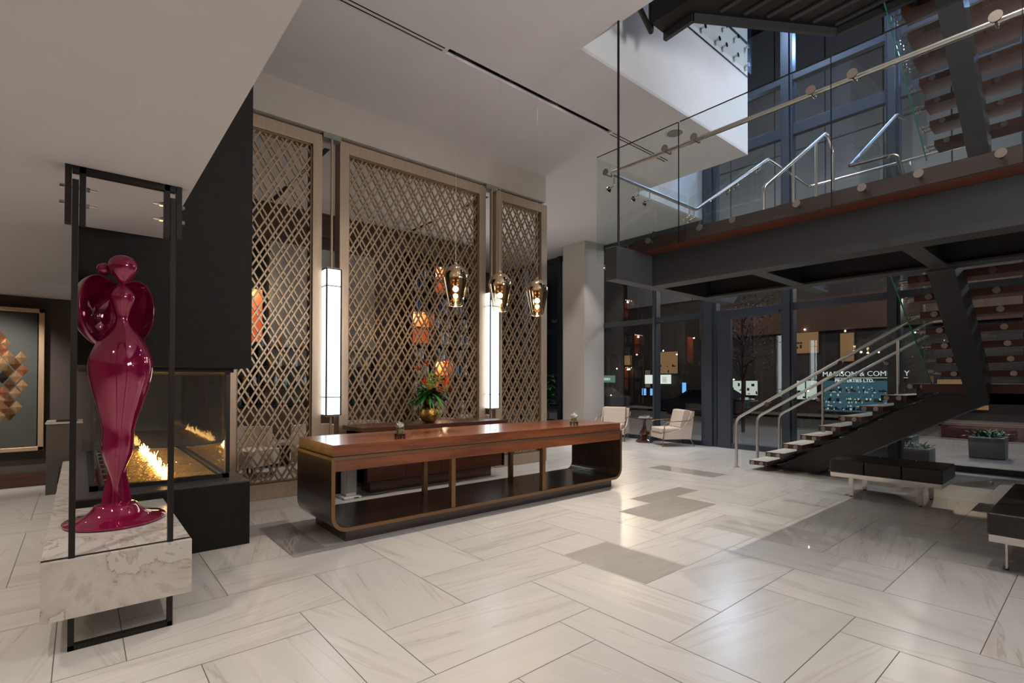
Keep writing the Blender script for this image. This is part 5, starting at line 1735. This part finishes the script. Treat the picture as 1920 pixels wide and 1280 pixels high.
# ================================================================== OUTSIDE
g = MB()
g.box(11.15, -30, -0.12, 17.5, 45, -0.02)
structure(g, 'pavement', M['paving'])
g = MB()
g.box(17.5, -30, -0.22, 24.5, 45, -0.14)
structure(g, 'street', M['asphalt'])
g = MB()
g.box(24.5, -30, -0.16, 27.0, 45, -0.03)
structure(g, 'pavement_far', M['paving'])
g = MB()
g.box(17.35, -30, -0.2, 17.5, 45, -0.0).box(24.5, -30, -0.2, 24.62, 45, -0.01)
structure(g, 'kerb', M['concrete'])
FX = 27.0
BD = thing('street_building', 'dark building across the street with lit shop windows and grey upper panels', 'building', (28.5, 10, -0.1))
MB().box(FX, -30, -0.1, FX + 3, 45, 22).build('wall', M['facade_dark'], BD)
MB().box(FX - 0.35, 2.0, 3.9, FX, 15.0, 5.5).build('brown_band', M['facade'], BD)
pg = MB()
for i in range(14):
    for j in range(4):
        y0 = -12 + i * 2.3
        pg.box(FX - 0.12, y0, 6.2 + j * 3.4, FX, y0 + 2.24, 6.2 + j * 3.4 + 3.3)
pg.build('grey_panels', M['facade_grey'], BD, kind='stuff')
for (y0, y1, z0, z1, mm, nm) in (
        (16.55, 18.05, 2.00, 3.30, 'win_warm', 'lit_window'), (19.85, 20.4, 2.58, 3.2, 'win_warm', 'lit_window'),
        (18.45, 18.82, 1.15, 2.22, 'win_dim', 'tall_banner'), (18.1, 18.45, 0.66, 1.08, 'screen_blue', 'blue_screen'), (18.75, 19.05, 0.66, 1.08, 'screen_blue', 'blue_screen'),
        (16.0, 16.25, 0.85, 1.45, 'screen_blue', 'blue_poster'),
        (13.30, 13.85, 0.80, 1.55, 'shop_white', 'shop_window'), (12.6, 13.25, 0.80, 1.55, 'shop_white', 'shop_window'), (11.9, 12.5, 0.80, 1.55, 'shop_white', 'shop_window'),
        (9.62, 10.1, 0.65, 1.55, 'shop_white', 'shop_window'), (9.1, 9.56, 0.65, 1.55, 'shop_white', 'shop_window'),
        (9.02, 10.1, 2.9, 4.0, 'win_warm', 'lit_window'), (7.55, 8.1, 2.45, 3.75, 'win_warm', 'lit_window'),
        (6.25, 8.9, 0.12, 1.55, 'shop_blue', 'shop_window'), (5.75, 6.05, 0.9, 3.2, 'win_dim', 'lit_strip'),
        (3.0, 4.6, 0.4, 1.6, 'win_warm', 'shop_window'), (0.2, 1.6, 0.5, 2.0, 'win_dim', 'shop_window'), (-3.0, -1.2, 0.5, 2.0, 'win_warm', 'shop_window')):
    fr_ = MB().box(FX - 0.06, y0 - 0.06, z0 - 0.06, FX + 0.01, y1 + 0.06, z1 + 0.06).build('window_surround', M['black'], BD)
    MB().box(FX - 0.075, y0, z0, FX - 0.06, y1, z1).build(nm, M[mm], fr_)
# shapes standing in the shop windows
sh = MB()
rb_ = random.Random(9)
for (y0, y1, z0, z1, n_) in ((11.9, 13.85, 0.80, 1.5, 26), (9.1, 10.1, 0.65, 1.4, 10), (6.3, 8.85, 0.15, 1.5, 70), (16.6, 18.0, 2.0, 2.6, 6), (9.05, 10.05, 2.9, 3.6, 6)):
    for i in range(n_):
        y = rb_.uniform(y0, y1 - 0.1)
        z = rb_.choice([z0 + 0.05, z0 + (z1 - z0) * 0.33, z0 + (z1 - z0) * 0.66])
        sh.box(FX - 0.13, y, z, FX - 0.08, y + rb_.uniform(0.04, 0.12), z + rb_.uniform(0.03, 0.18))
sh.build('display_goods', M['facade_dark'], BD, kind='stuff')
sh = MB()
for i in range(70):
    y = rb_.uniform(6.3, 8.8)
    z = rb_.choice([0.2, 0.36, 0.52, 0.68, 0.84, 1.0, 1.2])
    sh.box(FX - 0.15, y, z, FX - 0.14, y + rb_.uniform(0.02, 0.07), z + rb_.uniform(0.03, 0.10))
sh.build('display_lights', M['shop_white'], BD, kind='stuff')
# arched colonnade at the left part
for i in range(4):
    y = 18.95 + i * 0.95
    f = MB()
    pts = [(y, 0.2)] + [(y, 3.0)] + [(y + 0.42 - 0.42 * math.cos(a * PI / 8), 3.0 + 0.42 * math.sin(a * PI / 8)) for a in range(1, 8)] + [(y + 0.84, 3.0), (y + 0.84, 0.2)]
    f.tube([(FX - 0.08, a, b_) for a, b_ in pts], 0.035, 6)
    f.build('arch', M['facade'], BD)
for (y, z) in ((9.5, 4.02), (7.8, 3.82), (13.0, 1.62), (17.3, 3.36), (20.75, 2.35), (19.75, 2.3), (19.2, 3.2), (18.0, 3.5), (16.4, 3.1)):
    MB().sphere((FX - 0.4, y, z), 0.035, 10, 6).build('wall_lamp', M['sparkle'], BD)

SG = thing('shop_sign', 'pale lettering MADISON & COMPANY PROPERTIES LTD. on the dark building across the street', 'sign', (FX - 0.2, 7.4, 1.9))
text_mb('MADISON & COMPANY', 0.315, 0.03, lambda a, b_, h: (FX - 0.16 - h, 8.82 - a, 1.76 + b_), 'LEFT', -0.002).build('large_lettering', M['letter_lit'], SG)
MB().box(FX - 0.19, 5.55, 1.665, FX - 0.16, 8.3, 1.685).build('underline', M['letter_lit'], SG)
text_mb('PROPERTIES LTD.', 0.20, 0.03, lambda a, b_, h: (FX - 0.16 - h, 8.3 - a, 1.49 + b_), 'LEFT', 0.003).build('small_lettering', M['letter_lit'], SG)
SG2 = thing('green_shop_sign', 'small green illuminated shop sign ending in ERIES, far left across the street', 'sign', (FX - 0.3, 21.2, 1.7))
MB().box(FX - 0.35, 21.05, 1.45, FX - 0.2, 23.0, 1.92).build('sign_box', M['sign_green'], SG2)
text_mb('ERIES', 0.23, 0.02, lambda a, b_, h: (FX - 0.36 - h, 21.32 - a, 1.60 + b_), 'RIGHT').build('lettering', M['letter_lit'], SG2)
SG3 = thing('menu_lightbox', 'white illuminated menu lightbox across the street behind the window mullion', 'sign', (FX - 0.3, 17.8, 1.6))
MB().box(FX - 0.32, 16.9, 1.38, FX - 0.2, 18.66, 1.92).build('sign_box', M['sign_white'], SG3)
MB().sphere((FX - 0.33, 17.75, 1.66), 0.12, 16, 8, 0.1, 1, 0.7).build('picture', M['moss'], SG3)
for i in range(5):
    MB().box(FX - 0.325, 17.1 + (i % 2) * 0.05, 1.48 + i * 0.07, FX - 0.32, 17.42, 1.50 + i * 0.07).build('text_line', M['letter_dark'], SG3)

# planters with shrubs and strappy plants just outside the glass
PL = [(12.6, 2.75, 'concrete planter with low green shrub outside, left of the three behind the leather bench'), (13.6, 1.55, 'concrete planter with spiky green plant outside, middle of the three'), (13.6, 0.45, 'concrete planter with spiky green plant outside, right of the three')]
for i, (x, y, lab) in enumerate(PL):
    P_ = thing('planter', lab, 'planter', (x, y, -0.02), 'concrete planters on the pavement outside')
    MB().prism([(-0.2, 0.0), (0.2, 0.0), (0.3, 0.42), (-0.3, 0.42)], y - 0.26, y + 0.26, lambda a, b_, h: (x + a, h, b_ - 0.02)).build('box', M['concrete'], P_, bevel=0.02)
    mb = MB()
    for q in range(90):
        a = random.uniform(0, 2 * PI)
        leaf(mb, (x + random.uniform(-.2, .2), y + random.uniform(-.2, .2), 0.38), (math.cos(a), math.sin(a), random.uniform(0.2, 1.6)), random.uniform(0.16, 0.36), 0.035, 0.3, 4)
    mb.build('leaves', M['leaf_dark'], P_, kind='stuff')
# dark hedge bed and bench-like wall by the glass
HB = thing('hedge_bed', 'long low dark hedge bed outside under the stair flight', 'hedge', (12.0, 2.6, 0))
MB().box(11.6, 2.1, -0.02, 12.1, 3.7, 0.25).build('bed_edge', M['concrete'], HB)
mb = MB()
for q in range(420):
    a = random.uniform(0, 2 * PI)
    leaf(mb, (random.uniform(11.65, 12.05), random.uniform(2.15, 3.65), 0.25), (math.cos(a), math.sin(a), random.uniform(0.3, 2)), random.uniform(0.10, 0.24), 0.03, 0.3, 3)
mb.build('leaves', M['leaf_dark'], HB, kind='stuff')


def tree(x, y, h, label, seed):
    rr = random.Random(seed)
    T = thing('street_tree', label, 'tree', (x, y, -0.1), 'street trees outside the window wall')
    tk = MB().tube([(x, y, -0.1), (x + 0.05, y + 0.02, h * 0.4), (x - 0.03, y, h * 0.8)], [0.06, 0.05, 0.025], 8)
    tips = []
    for i in range(16):
        a = rr.uniform(0, 2 * PI)
        z = rr.uniform(0.35, 0.8) * h
        t = Vector((x + math.cos(a) * rr.uniform(0.4, 0.9), y + math.sin(a) * rr.uniform(0.4, 0.9), z + rr.uniform(0.3, 0.9)))
        tk.tube([(x, y, z), (Vector((x, y, z)) + t) / 2 + Vector((0, 0, 0.1)), t], [0.022, 0.014, 0.006], 6)
        tips.append(t)
    tk.build('trunk', M['bark'], T)
    mb = MB()
    for i in range(900):
        t = rr.choice(tips)
        c = t + Vector((rr.gauss(0, 0.3), rr.gauss(0, 0.3), rr.gauss(0, 0.3)))
        leaf(mb, c, (rr.uniform(-1, 1), rr.uniform(-1, 1), rr.uniform(-1, 1)), 0.09, 0.045, 0.1, 2)
    mb.build('foliage', M['autumn'], T, kind='stuff')


tree(15.0, 7.05, 4.2, 'slender rust-leaved street tree seen through the dark glass door', 1)
tree(15.2, -3.4, 4.4, 'slender rust-leaved street tree outside the right end of the window wall', 2)
# red-brick kerb wall and flat pavement light
MB().box(19.2, -8, -0.14, 19.7, 3.2, 0.25).build('brick_wall', M['brick'], loc=(19.4, -2, -0.14), label='low red brick wall beyond the planters, across the pavement', cat='wall')


def car(x, y, label, mm):
    C_ = thing('parked_car', label, 'car', (x, y, -0.14), 'cars parked across the street')
    prof = [(-2.1, 0.25), (2.1, 0.25), (2.15, 0.55), (1.95, 0.75), (1.1, 0.85), (0.5, 1.25), (-0.9, 1.3), (-1.6, 0.9), (-2.1, 0.8)]
    MB().prism(prof, x - 0.85, x + 0.85, lambda a, b_, h: (h, y + a, b_ - 0.14)).build('body', mm, C_, bevel=0.06, segs=3)
    MB().prism([(0.95, 0.87), (0.45, 1.19), (-0.85, 1.24), (-1.4, 0.9)][::-1], x - 0.87, x + 0.87, lambda a, b_, h: (h, y + a, b_ - 0.14)).build('side_glass', M['black_gloss'], C_)
    for sy in (-1.35, 1.35):
        for sx in (-0.8, 0.8):
            MB().cyl((x + sx - 0.1, y + sy, 0.18), (x + sx + 0.1, y + sy, 0.18), 0.32, n=20).build('wheel', M['rubber'], C_)


car(23.2, 12.7, 'dark parked car before the white-lit shop window across the street', mat('car_paint_dark', srgb(34, 36, 40), 0.2, coat=1.0))
car(23.2, 20.0, 'grey parked car at the far left across the street', mat('car_paint_grey', srgb(70, 70, 74), 0.2, coat=1.0))
